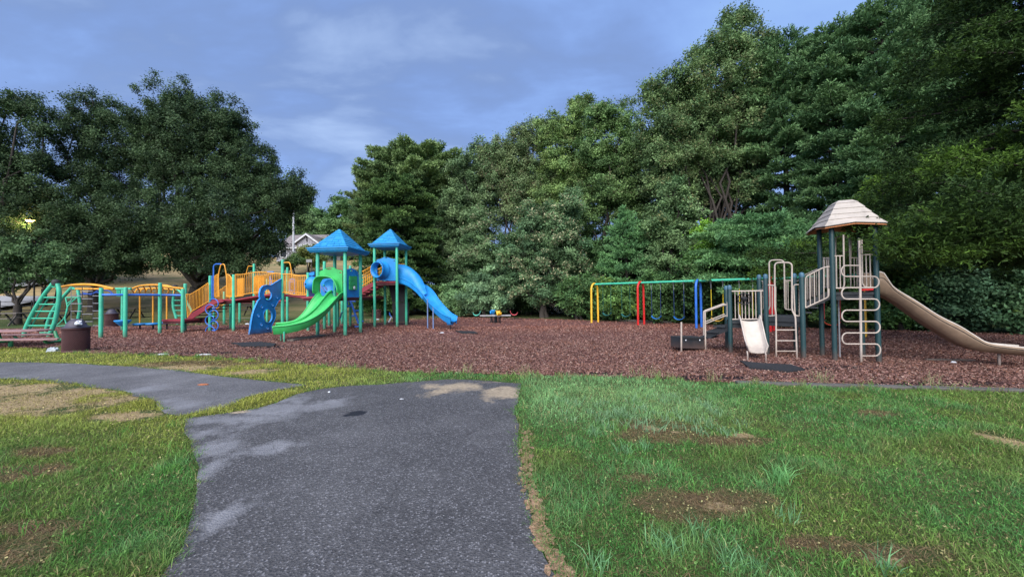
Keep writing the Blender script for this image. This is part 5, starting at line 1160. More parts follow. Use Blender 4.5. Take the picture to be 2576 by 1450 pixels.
# ladder with tall loops
lp = Plane(G(1952, 898), G(2005, 902))
rl(lp, 'h', [(264, 1332), (262, 800), (246, 690), (245, 145), (462, 145), (462, 745), (505, 820), (526, 1356)], .018, .09, name='ladder_loop')
for x0, x1, y in [(262, 508, 992), (266, 513, 1127), (270, 518, 1258)]: rl(lp, 'h', [(x0, y), (x1, y)], .014, name='rung')
lb = Plane(pN, pQ)
rl(lb, 'h', [(165, 740), (185, 700), (175, 113), (364, 113), (374, 735), (462, 738)], .017, .1, name='ladder_loop')
q = Plane(pM, pC)
rl(q, 'h', [(152, 430), (256, 430), (256, 815), (160, 815)], .015, .06, name='side_rail'); rl(q, 'h', [(214, 432), (214, 812)], .011, name='baluster')
rl(q, 'h', [(575, 422), (482, 422), (500, 815), (585, 815)], .015, .06, name='side_rail'); rl(q, 'h', [(556, 424), (556, 812)], .011, name='baluster')
q = lb; rl(q, 'h', [(375, 372), (460, 370)], .013); rl(q, 'h', [(388, 375), (392, 735)], .01); rl(q, 'h', [(412, 375), (416, 735)], .01)
q = Plane(pQ, pC); rl(q, 'h', [(495, 330), (495, 800)], .016); rl(q, 'h', [(520, 380), (545, 372), (570, 345)], .015)
# stair up to the roofed tower
q = Plane(pC, t1)
rl(q, 'h', [(632, 715), (634, 322), (860, 205), (948, 196)], .016, .06, name='handrail'); rl(q, 'h', [(636, 712), (925, 578), (925, 470)], .015, .06, name='handrail')
bl = MB()
for x in (690, 745, 802, 862, 912): bl.tube(q.zp('h', [(x, 322 - (x - 634) * .50), (x + 3, 712 - (x - 636) * .46)]), .0105, 6)
bl.build('balusters', BEIGE, BS)
qd = Plane(pQ, td); rl(qd, 'h', [(618, 302), (800, 218), (850, 217)], .014, .05, name='handrail'); bl = MB()
for x, y0, y1 in ((660, 335, 615), (683, 320, 600), (714, 300, 590), (738, 290, 575), (772, 262, 560), (794, 250, 545), (832, 235, 530)): bl.tube(qd.zp('h', [(x, y0), (x + 2, y1)]), .0095, 6)
bl.build('balusters', BEIGE, BS)
for pl_, o_ in ((q, .02), (qd, 0)): MB().prism([pl_.zp('h', [(640, 640), (925, 500), (958, 540), (958, 600), (655, 730)], o_)], q.n * .035).build('stair_stringer', BLK, BS)
for k in range(4):
    a_ = pC.lerp(t1, (k + .7) / 4.6); b_ = pQ.lerp(td, (k + .7) / 4.6); c_ = (a_ + b_) / 2; MB().box((c_.x, c_.y, zm + (zu - zm) * (k + .8) / 4.8), (b_ - a_), (b_ - a_).length * .46, q.d, .09, (0, 0, 1), .014).build('stair_tread', BLK, BS)
# tower barriers, arches, snake climber
q = Plane(t1, t3, -.03)
rl(q, 'l', [(435, 868), (562, 866)], .014); rl(q, 'l', [(560, 568), (572, 1270), (560, 1322), (450, 1322)], .016, .07, name='side_rail'); rl(q, 'l', [(458, 870), (466, 1320)], .011, name='baluster'); rl(q, 'l', [(511, 870), (518, 1320)], .011, name='baluster')
rl(q, 'l', [(820, 630), (828, 1260), (870, 1312), (980, 1308)], .015, .07, name='side_rail'); rl(q, 'l', [(832, 850), (968, 848)], .014); rl(q, 'l', [(878, 852), (890, 1308)], .011, name='baluster'); rl(q, 'l', [(936, 850), (945, 1308)], .011, name='baluster')
qb = Plane(td, t2)
rl(qb, 'l', [(448, 870), (450, 592), (642, 592), (665, 1250)], .014, .08, name='arch'); rl(qb, 'l', [(662, 893), (770, 893)], .012); bl = MB()
for x in (712, 752): bl.tube(qb.zp('l', [(x, 895), (x + 3, 1310)]), .009, 6)
for x in (450, 665): bl.tube(qb.zp('l', [(x, 600), (x, 1310)]), .012, 6)
bl.build('balusters', BEIGE, BS)
qs = Plane(td, t1); rl(qs, 'l', [(285, 905), (380, 900)], .013); rl(qs, 'l', [(290, 1310), (380, 1310)], .013); bl = MB()
for x in (278, 292, 325, 350, 372): bl.tube(qs.zp('l', [(x, 885), (x + 2, 1320)]), .012, 6)
bl.build('balusters', BEIGE, BS)
MB().prism([q.zp('l', [(850, 1110), (968, 1110), (975, 1330), (850, 1330)], .1)], q.n * .02).build('slide_entry_panel', TANS, BS)
MB().prism([Plane(t1, t3, -.06).zp('l', [(812, 1335), (985, 1325), (985, 1350), (812, 1358)])], q.n * .03).build('label_strip', REDP, BS)
qsn = Plane(V((7.34, 7.82, 0)) - u2, V((7.34, 7.82, 0)) + u2)
sc_ = MB().tube(qsn.zp('l', [(782, 615), (795, 1100)]) + qsn.zp('h', [(1322, 500), (1334, 1408)]), .022, 8).build('climber_pole', BEIGE, BS)
ys = [182, 320, 460, 603, 743, 885, 1029, 1168, 1318]
for i in range(8):
    lft = i % 2 == 0; xc = 1318 + i * 1.6; ex = (1084 + i * 1.5) if lft else (1553 + i * 3.2); y0, y1 = ys[i], ys[i + 1]; ry = (y1 - y0) / 2; rxx = 62
    pts = [(xc, y0)] + [(ex + (rxx if lft else -rxx) + (-1 if lft else 1) * rxx * math.sin(math.pi * k / 12), y0 + ry - ry * math.cos(math.pi * k / 12)) for k in range(13)] + [(xc, y1)]
    MB().tube(qsn.zp('h', pts), .0145, 8).build('climber_loop', BEIGE, BS)
MB().tube([(7.47, 8.47, -.03), (7.47, 8.47, 1.46)], .018, 8).build('fire_pole', STEEL, BS)
# tan roof
rc = (t1 + t3 + td + t2) / 4 - u2 * .04; mb = MB(); rings = []
def sq(h, z, drop=0.0): return [rc + u2 * (a_ * h) + v2 * (b_ * h) + V((0, 0, z - (drop if abs(a_) + abs(b_) > 1.9 else 0))) for a_, b_ in ((-1, -1), (0, -1), (1, -1), (1, 0), (1, 1), (0, 1), (-1, 1), (-1, 0))]
pr = [(.52, 2.98, .06), (.525, 2.992, .06), (.42, 3.09, .02), (.427, 3.101, .02), (.345, 3.20, 0), (.352, 3.211, 0), (.27, 3.33, 0), (.277, 3.341, 0), (.195, 3.46, 0), (.201, 3.471, 0), (.12, 3.54, 0), (.001, 3.555, 0)]
rings = [sq(*x_) for x_ in pr]; vs = [p for r in rings for p in r]
mb.add(vs, [(i * 8 + k, i * 8 + (k + 1) % 8, i * 8 + 8 + (k + 1) % 8, i * 8 + 8 + k) for i in range(len(rings) - 1) for k in range(8)]); rf = mb.build('roof', TANR, BS)
ins = [[p - V((0, 0, .035)) for p in sq(h, z, d)] for h, z, d in ((.52, 2.975, .06), (.40, 3.07, .02), (.25, 3.3, 0), (.001, 3.5, 0))]
MB().add([p for r in ins for p in r], [(i * 8 + k, i * 8 + 8 + k, i * 8 + 8 + (k + 1) % 8, i * 8 + (k + 1) % 8) for i in range(3) for k in range(8)]).build('roof_underside', plain('rust_orange_plastic', (.42, .17, .07), .7), rf)
# long tan slide
q = Plane(t3, t3 + u2); bot = [(400, 452), (520, 480), (600, 520), (720, 590), (1000, 790), (1250, 950), (1500, 1098), (1750, 1190), (2000, 1222), (2256, 1248), (2500, 1262)]
topl = [(400, 205), (478, 205), (545, 300), (630, 405), (900, 570), (1180, 750), (1450, 885), (1650, 1010), (1800, 1090), (2090, 1135), (2500, 1170)]
B0, T0 = resamp(spline(q.zp('m', bot), 5), 50), resamp(spline(q.zp('m', topl), 5), 50); wv = v2 * .50; fl_ = []
for b_, t_ in zip(B0, T0): fl_.append((b_, t_))
ls = MB()
n_ = 50
for offv, sgn in ((0, 1), (1, -1)):
    rows = []
    for b_, t_ in fl_:
        o_ = wv * offv; inn = wv.normalized() * sgn
        rows.append([b_ + o_ + inn * .14 - V((0, 0, .02)), b_ + o_ + inn * .03 + V((0, 0, .03)), b_.lerp(t_, .55) + o_ - inn * .015, b_.lerp(t_, .72) + o_ - inn * .03, b_.lerp(t_, .76) + o_ - inn * .01, b_.lerp(t_, .97) + o_ - inn * .02, t_ + o_])
    ls.sheet(rows if sgn > 0 else [list(reversed(r)) for r in rows], None)
    rows = [[t_ + wv * offv, b_.lerp(t_, .6) + wv * offv + wv.normalized() * sgn * .05, b_.lerp(t_, .3) + wv * offv + wv.normalized() * sgn * .12] for b_, t_ in fl_]
    ls.sheet(rows, None)
ls.sheet([[b_.lerp(t_, .3) + wv * s_ + wv.normalized() * (.12 if s_ == 0 else (-.12 if s_ == 1 else 0)) for s_ in (0, .5, 1)] for b_, t_ in fl_], None)
ls.sheet([[b_ + wv * s_ + wv.normalized() * (.14 if s_ == 0 else (-.14 if s_ == 1 else 0)) - V((0, 0, .02)) for s_ in (0, .5, 1)] for b_, t_ in fl_], None)
lso = ls.build('long_slide', TANS, BS)
for s_ in (0, 1): MB().tube([t_ + wv * s_ for b_, t_ in fl_], .017, 8).build('slide_rim', RIMW, lso)
MB().tube([b_.lerp(t_, .74) - wv.normalized() * .032 for b_, t_ in fl_], .006, 5).build('moulded_groove', CHAR, lso)
g = G(2514, 920); gz = .34
MB().tube(fillet([(g.x, g.y, -.03), (g.x, g.y, gz - .04), (g.x + .06, g.y - .05, gz + .02)], .06), .022, 8).build('leg', BEIGE, BS)

# ------------------------------------------------------------------ swing set and swings
y0 = V((4.43, 20.0, 0)); b0 = V((8.18, 16.30, 0)); SD = (b0 - y0).normalized(); SN = V((-SD.y, SD.x, 0)); sp = Plane(y0, b0); ZB = 2.06
def onb(px): p = sp.at(px, 700); return V((p.x, p.y, 0))
SW = thing('swing_set', 'long swing frame with a green beam on yellow, red and blue arched legs', 'swing set', onb(1750))
MB().tube([onb(1492) + V((0, 0, ZB)), onb(2182) + V((0, 0, ZB))], .052, 12).build('top_beam', GREEN, SW)
for px, mt in [(1495, YELS), (1611, REDP), (1756, BLUEM), (1940, REDP), (2172, YELS)]:
    c_ = onb(px); pts = [c_ - SN * .33 - V((0, 0, .05)), c_ - SN * .31 + V((0, 0, ZB - .34))] + [c_ + SN * (-.31 * math.cos(a_)) + V((0, 0, ZB - .32 + .36 * math.sin(a_))) for a_ in np.linspace(.15, math.pi - .15, 13)] + [c_ + SN * .31 + V((0, 0, ZB - .34)), c_ + SN * .33 - V((0, 0, .05))]
    MB().tube(pts, .052, 12).build('arched_leg', mt, SW)
def swing(name, label, px0, px1, sleeve, seatm, topc, zs=.40):
    a_, b_ = onb(px0), onb(px1); c_ = (a_ + b_) / 2; hw_ = (b_ - a_).length / 2; t = thing(name, label, 'swing', c_ + V((0, 0, ZB)), 'belt swings hanging from the green beam')
    for s in (-1, 1):
        p = c_ + SD * (s * hw_); ch = MB(); ch.tube([p + V((0, 0, ZB - .08)), p + V((0, 0, ZB - .40))], .013, 5); o_ = ch.build('chain', topc, t)
        MB().box(p + V((0, 0, ZB - .07)), SD, .03, SN, .05, (0, 0, 1), .05).build('hanger', CHAR, o_)
        e_ = c_ + SD * (s * hw_ * .97) + V((0, 0, zs + .14)); MB().tube([p + V((0, 0, ZB - .38)), e_], .013, 6).build('chain_sleeve', sleeve, o_); MB().tube([e_, e_ - V((0, 0, .06))], .02, 5).build('shackle', RUB, o_)
    rows = [[c_ + SD * (hw_ * math.cos(an)) + SN * w_ + V((0, 0, zs + .09 - .15 * math.sin(an))) for w_ in (-.075, 0, .075)] for an in np.linspace(math.pi, 0, 13)]
    MB().sheet(rows, (0, 0, .022)).build('seat', seatm, t); return t
SEATG = plain('dark_teal_rubber', (.02, .13, .13), .6); SEATB = plain('blue_rubber', (.02, .17, .55), .6); SEATY = plain('yellow_rubber', (.75, .42, .05), .6); SEATR = plain('orange_red_rubber', (.72, .08, .03), .6)
swing('swing', 'dark green swing next to the yellow arched leg', 1516, 1536, GRNC, SEATG, GRNC, .48)
swing('swing', 'dark green swing just left of the red arched leg', 1563, 1584, GRNC, SEATG, GRNC, .45)
swing('swing', 'blue swing just right of the first red arched leg', 1638, 1661, BLUEC, SEATB, CHAIN)
swing('swing', 'blue swing just left of the blue arched leg', 1694, 1719.5, BLUEC, SEATB, CHAIN)
swing('swing', 'yellow swing just right of the blue arched leg', 1788, 1818, YELC, SEATY, CHAIN)
swing('swing', 'yellow swing seen through the steering wheel barrier', 1859, 1893, YELC, SEATY, CHAIN)
swing('swing', 'red-orange swing seen between the posts of the tan-roofed tower', 2071, 2112, plain('faded_red_sleeve', (.4, .05, .05), .6), SEATR, CHAIN)

# ------------------------------------------------------------------ four-seat spring seesaw
c_ = V((-.93, 20.3, 0)); SS = thing('spring_seesaw', 'four-seat spring seesaw with aqua, blue, orange and pink seats on a grey cross', 'seesaw', c_)
zb = .42; MB().bar(c_ + V((-.85, 0, zb)), c_ + V((.85, .0, zb)), .09, .07).build('beam', STEEL, SS); MB().bar(c_ + V((-.22, .75, zb)), c_ + V((.22, -.75, zb)), .09, .068).build('beam', STEEL, SS)
def spring(p, r, h):
    pts = [p + V((r * math.cos(t), r * math.sin(t), .02 + h * t / (2 * math.pi * 6))) for t in np.linspace(0, 2 * math.pi * 6, 72)]
    return MB().tube(pts, .016, 5).build('spring', RUB, SS)
for dx, dy, r in ((0, 0, .11), (-.22, .05, .07), (.22, .05, .07), (0, .24, .07)): spring(c_ + V((dx, dy, 0)), r, .34)
MB().lathe(c_ + V((0, 0, .35)), [(.16, 0), (.16, .03), (.001, .035)], 12).build('hub_plate', CHAR, SS)
def seat4(p, d, mt):
    d = V(d).normalized(); s_ = V((-d.y, d.x, 0)); rows = []
    for t, z in ((-.22, .14), (-.17, .04), (-.06, .0), (.06, .02), (.14, .10), (.19, .20)): rows.append([p + d * t + s_ * w_ + V((0, 0, z + .04)) for w_ in (-.1, -.04, .04, .1)])
    o_ = MB().sheet(rows, (0, 0, .045)).build('seat', mt, SS); MB().tube([p + d * .17 - s_ * .13 + V((0, 0, .24)), p + d * .17 + s_ * .13 + V((0, 0, .24))], .018, 6).build('handle', mt, o_)
seat4(c_ + V((-1.0, 0, zb)), (1, 0, 0), TEALP); seat4(c_ + V((1.0, 0, zb)), (-1, 0, 0), PINK)
seat4(c_ + V((-.2, .7, zb + .03)), (.25, -1, 0), BLUE); seat4(c_ + V((.22, -.7, zb + .03)), (-.25, 1, 0), YELS)

# ------------------------------------------------------------------ litter bins
def bin_(label, p, r, h, dome, group='mesh litter bins around the play area'):
    t = thing('litter_bin', label, 'trash can', p, group); mb = MB(); n_ = 44; m_ = 18            # expanded-metal wall: a lattice of slanted strips
    p = V(p)
    for s in (1, -1):
        for k in range(n_):
            pts = []
            for j in range(7):
                a_ = 2 * math.pi * (k / n_ + s * j / 6 * .22); pts.append(p + V((math.cos(a_) * r, math.sin(a_) * r, .03 + (h - .06) * j / 6)))
            mb.tube(pts, .0085, 4, caps=False)
    mb.build('mesh_wall', MAROON, t)
    MB().lathe(p, [(r - .02, .04), (r - .02, h - .04)], 30).build('liner', plain('dark_maroon_liner', (.045, .02, .022), .8), t)
    for z in (.03, h - .02): MB().lathe(p, [(r - .012, z - .03), (r + .012, z - .03), (r + .012, z + .03), (r - .012, z + .03)], 30).build('hoop', MAROON, t)
    if dome: MB().lathe(p, [(r + .02, h), (r + .03, h + .02), (r + .01, h + .03), (r * .82, h + .05), (r * .72, h + .13), (r * .5, h + .215), (r * .25, h + .25), (.001, h + .26)], 30).build('dome_lid', DOME, t)
    return t
bin_('maroon mesh bin with a purple-grey dome lid at the edge of the side path', (-12.66, 10.75, 0), .27, .70, True)
bin_('maroon mesh bin behind the balance beam posts', (-22.3, 20.6, 0), .27, .72, True)
bin_('lidless maroon bin behind the second blue-roofed tower', (-9.4, 25.7, .0), .29, .62, False)
def crumple(name, label, p, rx, ry, h, mat=PAPER, cat='litter', group=None):
    rr = random.Random(name + label); rows = []
    for i in range(7):
        a_ = i / 6; row = []
        for j in range(12):
            b_ = 2 * math.pi * j / 12; k = math.sin(math.pi * (.5 - a_ * .5)) ** .6 if a_ < 1 else 0
            row.append(V((p[0] + rx * k * math.cos(b_) * rr.uniform(.75, 1.1), p[1] + ry * k * math.sin(b_) * rr.uniform(.75, 1.1), p[2] + h * math.sin(a_ * 1.57) * rr.uniform(.75, 1.1))))
        rows.append(row + [row[0]])
    o_ = MB().sheet(rows, None, False).build(name, mat); return prop(o_, label, cat, group)
crumple('paper_cup', 'crumpled white cup lying on the purple-grey dome lid', (-12.42, 10.60, .80), .09, .08, .12, cat='cup')
for px, py, rx, ry, h, lb in [(410, 893, .16, .07, .03, 'flat white paper on the mulch edge, nearer to the big bin'), (515, 894, .20, .06, .03, 'flat white paper on the mulch edge below the blue ring climber'), (622, 816, .14, .08, .06, 'small white wrapper behind the arched bridge'),
                              (2399, 914, .05, .04, .03, 'round white lid lying under the long tan slide'), (950, 804, .12, .07, .04, 'white wrapper by the foot of the second blue-roofed tower'), (1112, 838, .09, .05, .03, 'white scrap on the mulch under the blue slide exit'),
                              (828, 989, .02, .018, .015, 'small white scrap on the near asphalt at the grass strip'), (1010, 1006, .035, .012, .005, 'thin pale scrap on the asphalt path')]:
    g = G(px, py); crumple('paper_scrap', lb, (g.x, g.y, .02), rx, ry, h, group='white paper litter')
g = G(133, 884); crumple('plastic_bag', 'pale plastic bag in the grass beside the big bin', (g.x, g.y, 0), .16, .12, .14, plain('pale_plastic', (.42, .47, .52), .4), 'plastic bag')
g = G(512, 969); crumple('dead_leaf', 'single orange dead leaf on the side path', (g.x, g.y, .014), .10, .04, .02, plain('orange_leaf', (.35, .12, .05), .8), 'leaf')
# rubber mats sunk in the mulch
for pts, lb in [([(579, 865), (603, 874), (692, 873), (690, 867), (655, 862), (600, 864)], 'black rubber mat in front of the blue climbing panel'), ([(1145, 834), (1160, 840), (1200, 840), (1195, 835)], 'black rubber mat at the end of the blue slide'),
                ([(1862, 912), (1885, 930), (1995, 939), (2022, 934), (1985, 921), (1910, 917)], 'torn black rubber mat below the short beige slide')]:
    p = [V((a_.x, a_.y, .015)) for a_ in jag(gp(pts), .25, .02, 5)]; prop(MB().prism([p], (0, 0, .035)).build('rubber_mat', RUB), lb, 'rubber mat', 'black mats under the slides')
# ------------------------------------------------------------------ timbers edging the mulch
def timber(a_, b_, lb, z=.06, mat=WOOD, grp='timbers edging the mulch'):
    a_, b_ = V((a_.x, a_.y, z - .07)), V((b_.x, b_.y, z - .07)); o_ = MB().bar(a_, b_, .13, .14).build('landscape_timber', mat, None, bevel=.012); prop(o_, lb, 'timber', grp)
nt2 = [(1850, 965), (2030, 971), (2290, 978), (2576, 986), (2880, 994)]
for k, lb in enumerate(['weathered edging timber in line below the rubber mat', 'weathered edging timber below the snake climber', 'grey edging timber below the long tan slide', 'grey edging timber running out at the right edge']):
    a_, b_ = G(*nt2[k]), G(*nt2[k + 1]); timber(a_.lerp(b_, .01), a_.lerp(b_, .99), lb, .05, plain('dark_weathered_timber', (.10, .095, .09), .85, scale=9))
for (x0, y0_), (x1, y1_), lb in [((318, 819), (455, 813), 'dark edging timber behind the disc steps'), ((560, 804), (690, 800), 'dark edging timber behind the arched bridge'), ((1560, 806.5), (1690, 812), 'edging timber behind the blue swings'), ((800, 793), (930, 792), 'dark edging timber behind the roofed towers')]:
    timber(G(x0, y0_), G(x1, y1_), lb, .1)
g = G(730, 858); gg = G(812, 845); prop(MB().bar(V((g.x, g.y, .04)), V((gg.x, gg.y, .04)), .25, .06).build('slide_kerb', WOOD, None), 'pale half-buried board in the mulch below the green slide', 'board')
g, gg = G(2330, 907), G(2450, 909); prop(MB().bar(V((g.x, g.y, .02)), V((gg.x, gg.y, .02)), .06, .05).build('slide_kerb', WOOD, None), 'thin pale board in the mulch below the long tan slide', 'board')

# ------------------------------------------------------------------ picnic tables
def slab(mb, x0, x1, y0_, y1_, z, th=.035, slope=0): mb.bx(x0, x1, y0_, y1_, z - th, z)
PT = thing('picnic_table', 'plum-coloured picnic table with a bent green leg, cut by the left edge', 'picnic table', (-15.5, 11.6, 0))
ta = D(97, 830, 12.0); zt = ta.z; sx1 = D(142, 851, 11.3); zs = sx1.z
m_ = MB(); m_.prism([[V((-18.5, 11.75, zt - .04)), V((ta.x - .25, 11.75, zt - .04)), V((ta.x, 11.95, zt - .04)), V((ta.x, 12.35, zt - .04)), V((ta.x - .25, 12.5, zt - .04)), V((-18.5, 12.5, zt - .04))]], (0, 0, .04)); m_.build('table_top', PLUMP, PT, bevel=.006)
for ya, xe_ in ((11.2, sx1.x), (12.75, ta.x - .6)):
    m_ = MB(); m_.prism([[V((-18.5, ya, zs - .04)), V((xe_ - .25, ya, zs - .04)), V((xe_, ya + .12, zs - .04)), V((xe_ - .1, ya + .27, zs - .04)), V((-18.5, ya + .27, zs - .04))]], (0, 0, .04)); m_.build('seat', PLUMP, PT, bevel=.006)
for gx_ in (sx1.x - .35, sx1.x - 2.2):
    m_ = MB(); m_.tube([(gx_, 11.9, -.05), (gx_, 11.9, .26)], .055, 10); m_.tube(fillet([(gx_, 11.9, .22), (gx_ - .42, 11.95, .24), (gx_ - .62, 12.05, zt - .05)], .15), .045, 9)
    m_.tube(fillet([(gx_, 11.9, .22), (gx_ - .02, 11.35, .2), (gx_ - .02, 11.3, zs - .04)], .12), .04, 8); m_.tube(fillet([(gx_, 11.9, .22), (gx_ - 1.0, 12.8, .2), (gx_ - 1.2, 12.85, zs - .04)], .12), .04, 8); m_.build('leg', plain('dark_green_pipe', (.02, .17, .07), .4), PT)
def far_table(label, px, Y, mat, L_=1.8, rot=0.0):
    b = gb(px, Y); t = thing('picnic_table', label, 'picnic table', b, 'picnic tables under the oaks'); d = V((math.cos(rot), math.sin(rot), 0)); s_ = V((-d.y, d.x, 0)); z = b.z
    MB().box(b + V((0, 0, .74)), d, L_ / 2, s_, .36, (0, 0, 1), .025).build('table_top', mat, t)
    for s in (-1, 1): MB().box(b + s_ * (.62 * s) + V((0, 0, .44)), d, L_ / 2, s_, .13, (0, 0, 1), .022).build('seat', mat, t)
    for e in (-1, 1):
        for s in (-1, 1): MB().bar(b + d * (e * L_ * .36) + s_ * (s * .55), b + d * (e * L_ * .36) + s_ * (s * .1) + V((0, 0, .72)), .09, .04, d).build('leg', mat, t)
    return t
far_table('dark wooden picnic table on the slope between the two oak trunks', 318, 27.5, WOODD, 2.2)
far_table('pale-topped picnic table at the far left behind the plum one', 30, 22.5, WOOD, 1.5)
far_table('wooden picnic table half hidden by the green arched ladder', 160, 25.5, WOODD, 1.8)
far_table('dark picnic table seen between the bridge posts', 650, 28.5, WOODD, 2.0)

# ------------------------------------------------------------------ hoop, lamp, flagpole, houses, fence
b = gb(135, 34); t = thing('basketball_hoop', 'small white fan-shaped basketball backboard on a dark pole under the oaks', 'basketball hoop', b); z = D(135, 685, 34).z
MB().tube([b, V((b.x, 34.5, z))], .06, 8).build('pole', CHAR, t)
fan = [V((b.x + .72 * math.cos(a_), 34, z + .50 * math.sin(a_))) for a_ in np.linspace(0, math.pi, 14)] + [V((b.x - .70, 34, z - .28)), V((b.x + .70, 34, z - .28))]
bb = MB().prism([fan], (0, .05, 0)).build('backboard', PAPER, t); MB().lathe((b.x, 33.96, z + .02), [(.36, 0), (.36, .02), (.27, .02), (.27, 0)], 16, (0, -1, 0)).build('target_ring', REDP, bb)
MB().tube([V((b.x + .23 * math.cos(a_), 33.7 + .23 * math.sin(a_), z - .12)) for a_ in np.linspace(0, 6.28, 17)[:-1]], .02, 5, closed=True).build('rim', REDP, t)
def emis(name, c, s):
    n = NT(name); n.set('Base Color', c).set('Emission Color', c); n.b.inputs['Emission Strength'].default_value = s; return n.m
lb_ = D(76, 555, 28.6); t = thing('street_lamp', 'lit yellow street lamp glowing through the leaves at the far left', 'street lamp', (lb_.x, 28.9, tz(lb_.x, 28.9)))
MB().tube(fillet([(lb_.x, 28.9, tz(lb_.x, 28.9)), (lb_.x, 28.9, lb_.z + .3), (lb_.x, 28.6, lb_.z + .25)], .15), .05, 8).build('pole', CHAR, t)
hdp = MB().lathe(lb_ + V((0, 0, .05)), [(.30, 0), (.24, .12), (.08, .18), (.001, .2)], 14).build('lamp_head', CHAR, t); MB().lathe(lb_, [(.001, -.12), (.16, -.08), (.24, .02), (.24, .05)], 14).build('glowing_lens', emis('lamp_glow', (1.0, .70, .20), 3.5), hdp)
ld = bpy.data.lights.new('lamp_light', 'POINT'); ld.energy = 70; ld.color = (1.0, .80, .35); ld.shadow_soft_size = .25; lo_ = bpy.data.objects.new('lamp_light', ld); COL.objects.link(lo_); lo_.location = lb_ - V((0, .3, .35))
b = gb(738, 52); t = thing('flagpole', 'bare white flagpole in front of the house', 'flagpole', b); zt_ = D(737, 525, 52).z
MB().tube([b - V((0, 0, .2)), V((b.x, 52, zt_))], [.15, .11], 10).build('pole', WHITEP, t); MB().lathe((b.x, 52, zt_), [(.001, 0), (.13, .1), (.001, .24)], 10).build('ball', YELC, t)
GWALL = plain('pale_grey_siding', (.32, .32, .37), .8, scale=2); GROOF = plain('grey_shingle_roof', (.20, .175, .18), .9, scale=3); GLASS = plain('dark_glass', (.03, .035, .045), .15)
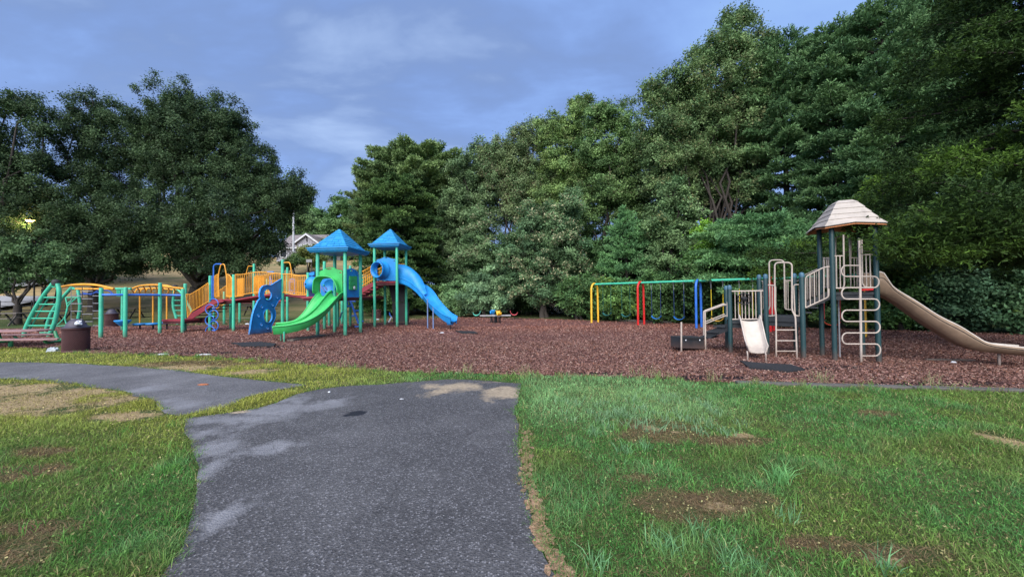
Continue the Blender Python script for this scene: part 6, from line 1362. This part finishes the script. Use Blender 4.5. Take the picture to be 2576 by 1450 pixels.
def house(label, x0, x1, Y0, Y1, z0, ze, zr, wall, roofm, lit=None, gable=None, wins=()):
    t = thing('house', label, 'house', ((x0 + x1) / 2, Y0, z0)); MB().bx(x0, x1, Y0, Y1, z0 - 2, ze).build('wall', wall, t); yc = (Y0 + Y1) / 2; e = .5
    rm = MB(); rm.prism([[V((x0 - e, Y0 - e, ze - .1)), V((x0 - e, yc, zr)), V((x0 - e, Y1 + e, ze - .1))]], (x1 - x0 + 2 * e, 0, 0)); r_ = rm.build('roof', roofm, t)
    MB().bar((x0 - e, Y0 - e - .03, ze - .08), (x1 + e, Y0 - e - .03, ze - .08), .06, .22).build('gutter', WHITEP, r_)
    if gable:
        gx0, gx1, gz, gw, yf = gable; g_ = MB(); gm = (gx0 + gx1) / 2
        g_.prism([[V((gx0, yf, z0 - 2)), V((gx1, yf, z0 - 2)), V((gx1, yf, gw)), V((gm, yf, gz)), V((gx0, yf, gw))]], (0, yc - yf, 0)); go = g_.build('gable_wing', wall, t)
        for s in (0, 1):
            a_ = V((gx0 - .5, 0, gw - .38)) if s == 0 else V((gx1 + .5, 0, gw - .38)); c2 = V((gm, 0, gz + .05)); MB().prism([[V((a_.x, yf - .35, a_.z)), V((c2.x, yf - .35, c2.z)), V((c2.x, yf - .35, c2.z + .28)), V((a_.x, yf - .35, a_.z + .28))]], (0, yc - yf + .3, 0)).build('gable_roof', roofm, go)
            MB().prism([[V((a_.x, yf - .41, a_.z - .05)), V((c2.x, yf - .41, c2.z - .05)), V((c2.x, yf - .41, c2.z + .24)), V((a_.x, yf - .41, a_.z + .24))]], (0, .05, 0)).build('bargeboard', WHITEP, go)
        for xx in np.arange(gx0 + .3, gx1, .42): MB().bx(xx - .03, xx + .03, yf - .03, yf + .0, z0, gw + .3).build('batten', GWALL, go)
        for k in (-.62, .62):
            wf = MB().bx(gm + k - .55, gm + k + .55, yf - .1, yf - .04, gw - 1.9, gw - .35).build('window', WHITEP, t); MB().bx(gm + k - .42, gm + k + .42, yf - .13, yf - .1, gw - 1.78, gw - .47).build('pane', plain('pale_pane', (.25, .26, .3), .2), wf)
        MB().bx(gm - .1, gm + .1, yf - .09, yf - .03, gw + .1, gw + .95).build('vent', CHAR, t)
    for xw, zw, w_, h_, on in wins:
        wf = MB().bx(xw - w_ / 2, xw + w_ / 2, Y0 - .09, Y0 - .0, zw, zw + h_).build('window', WHITEP, t); MB().bx(xw - w_ / 2 + .12, xw + w_ / 2 - .12, Y0 - .13, Y0 - .09, zw + .12, zw + h_ - .12).build('pane', lit if on else GLASS, wf)
    return t
zh = tz(-34, 62)
house('grey house with a gabled dormer and white trim on the hill behind the flagpole', -39.5, -28.4, 62, 72, zh, 9.9, 12.9, GWALL, GROOF, gable=(-34.6, -31.4, 11.55, 10.45, 59.5), wins=[(-38.3, 8.3, 1.2, 1.3, False), (-30.5, 8.3, 1.4, 1.3, False)])
LIT = emis('warm_lit_pane', (1.0, .62, .25), 1.6)
z6 = tz(-58, 62)
house('cream house with warm lit windows glimpsed under the oak crowns', -64, -49, 62, 72, z6, z6 + 5.0, z6 + 7.6, plain('cream_siding', (.55, .42, .25), .8), GROOF, lit=LIT, wins=[(x_, z_, 1.5, 1.6, True) for x_ in (-62.3, -59.2, -56.3, -53.4, -50.6) for z_ in (z6 + .7, z6 + 3.0)])
b = gb(777, 45); t = thing('notice_board', 'small white board on posts below the house', 'sign', b); zc = D(777, 656, 45).z
MB().bx(b.x - .35, b.x + .35, 45, 45.06, zc - .15, zc + .2).build('board', WHITEP, t)
for s in (-.25, .25): MB().bx(b.x + s - .05, b.x + s + .05, 45.07, 45.15, b.z - .1, zc + .15).build('post', WOOD, t)
t = thing('fence', 'thin black railing along the road at the far left', 'fence', gb(10, 30)); m_ = MB(); a_, b_ = gb(-120, 30), gb(80, 30)
for zz_ in (.35, .7, 1.05): m_.tube([a_ + V((0, 0, zz_)), b_ + V((0, 0, zz_))], .03, 6)
m_.build('rails', CHAR, t)
for k in range(6): p = a_.lerp(b_, k / 5); MB().tube([p - V((0, 0, .2)), p + V((0, 0, 1.15))], .04, 6).build('post', CHAR, t)
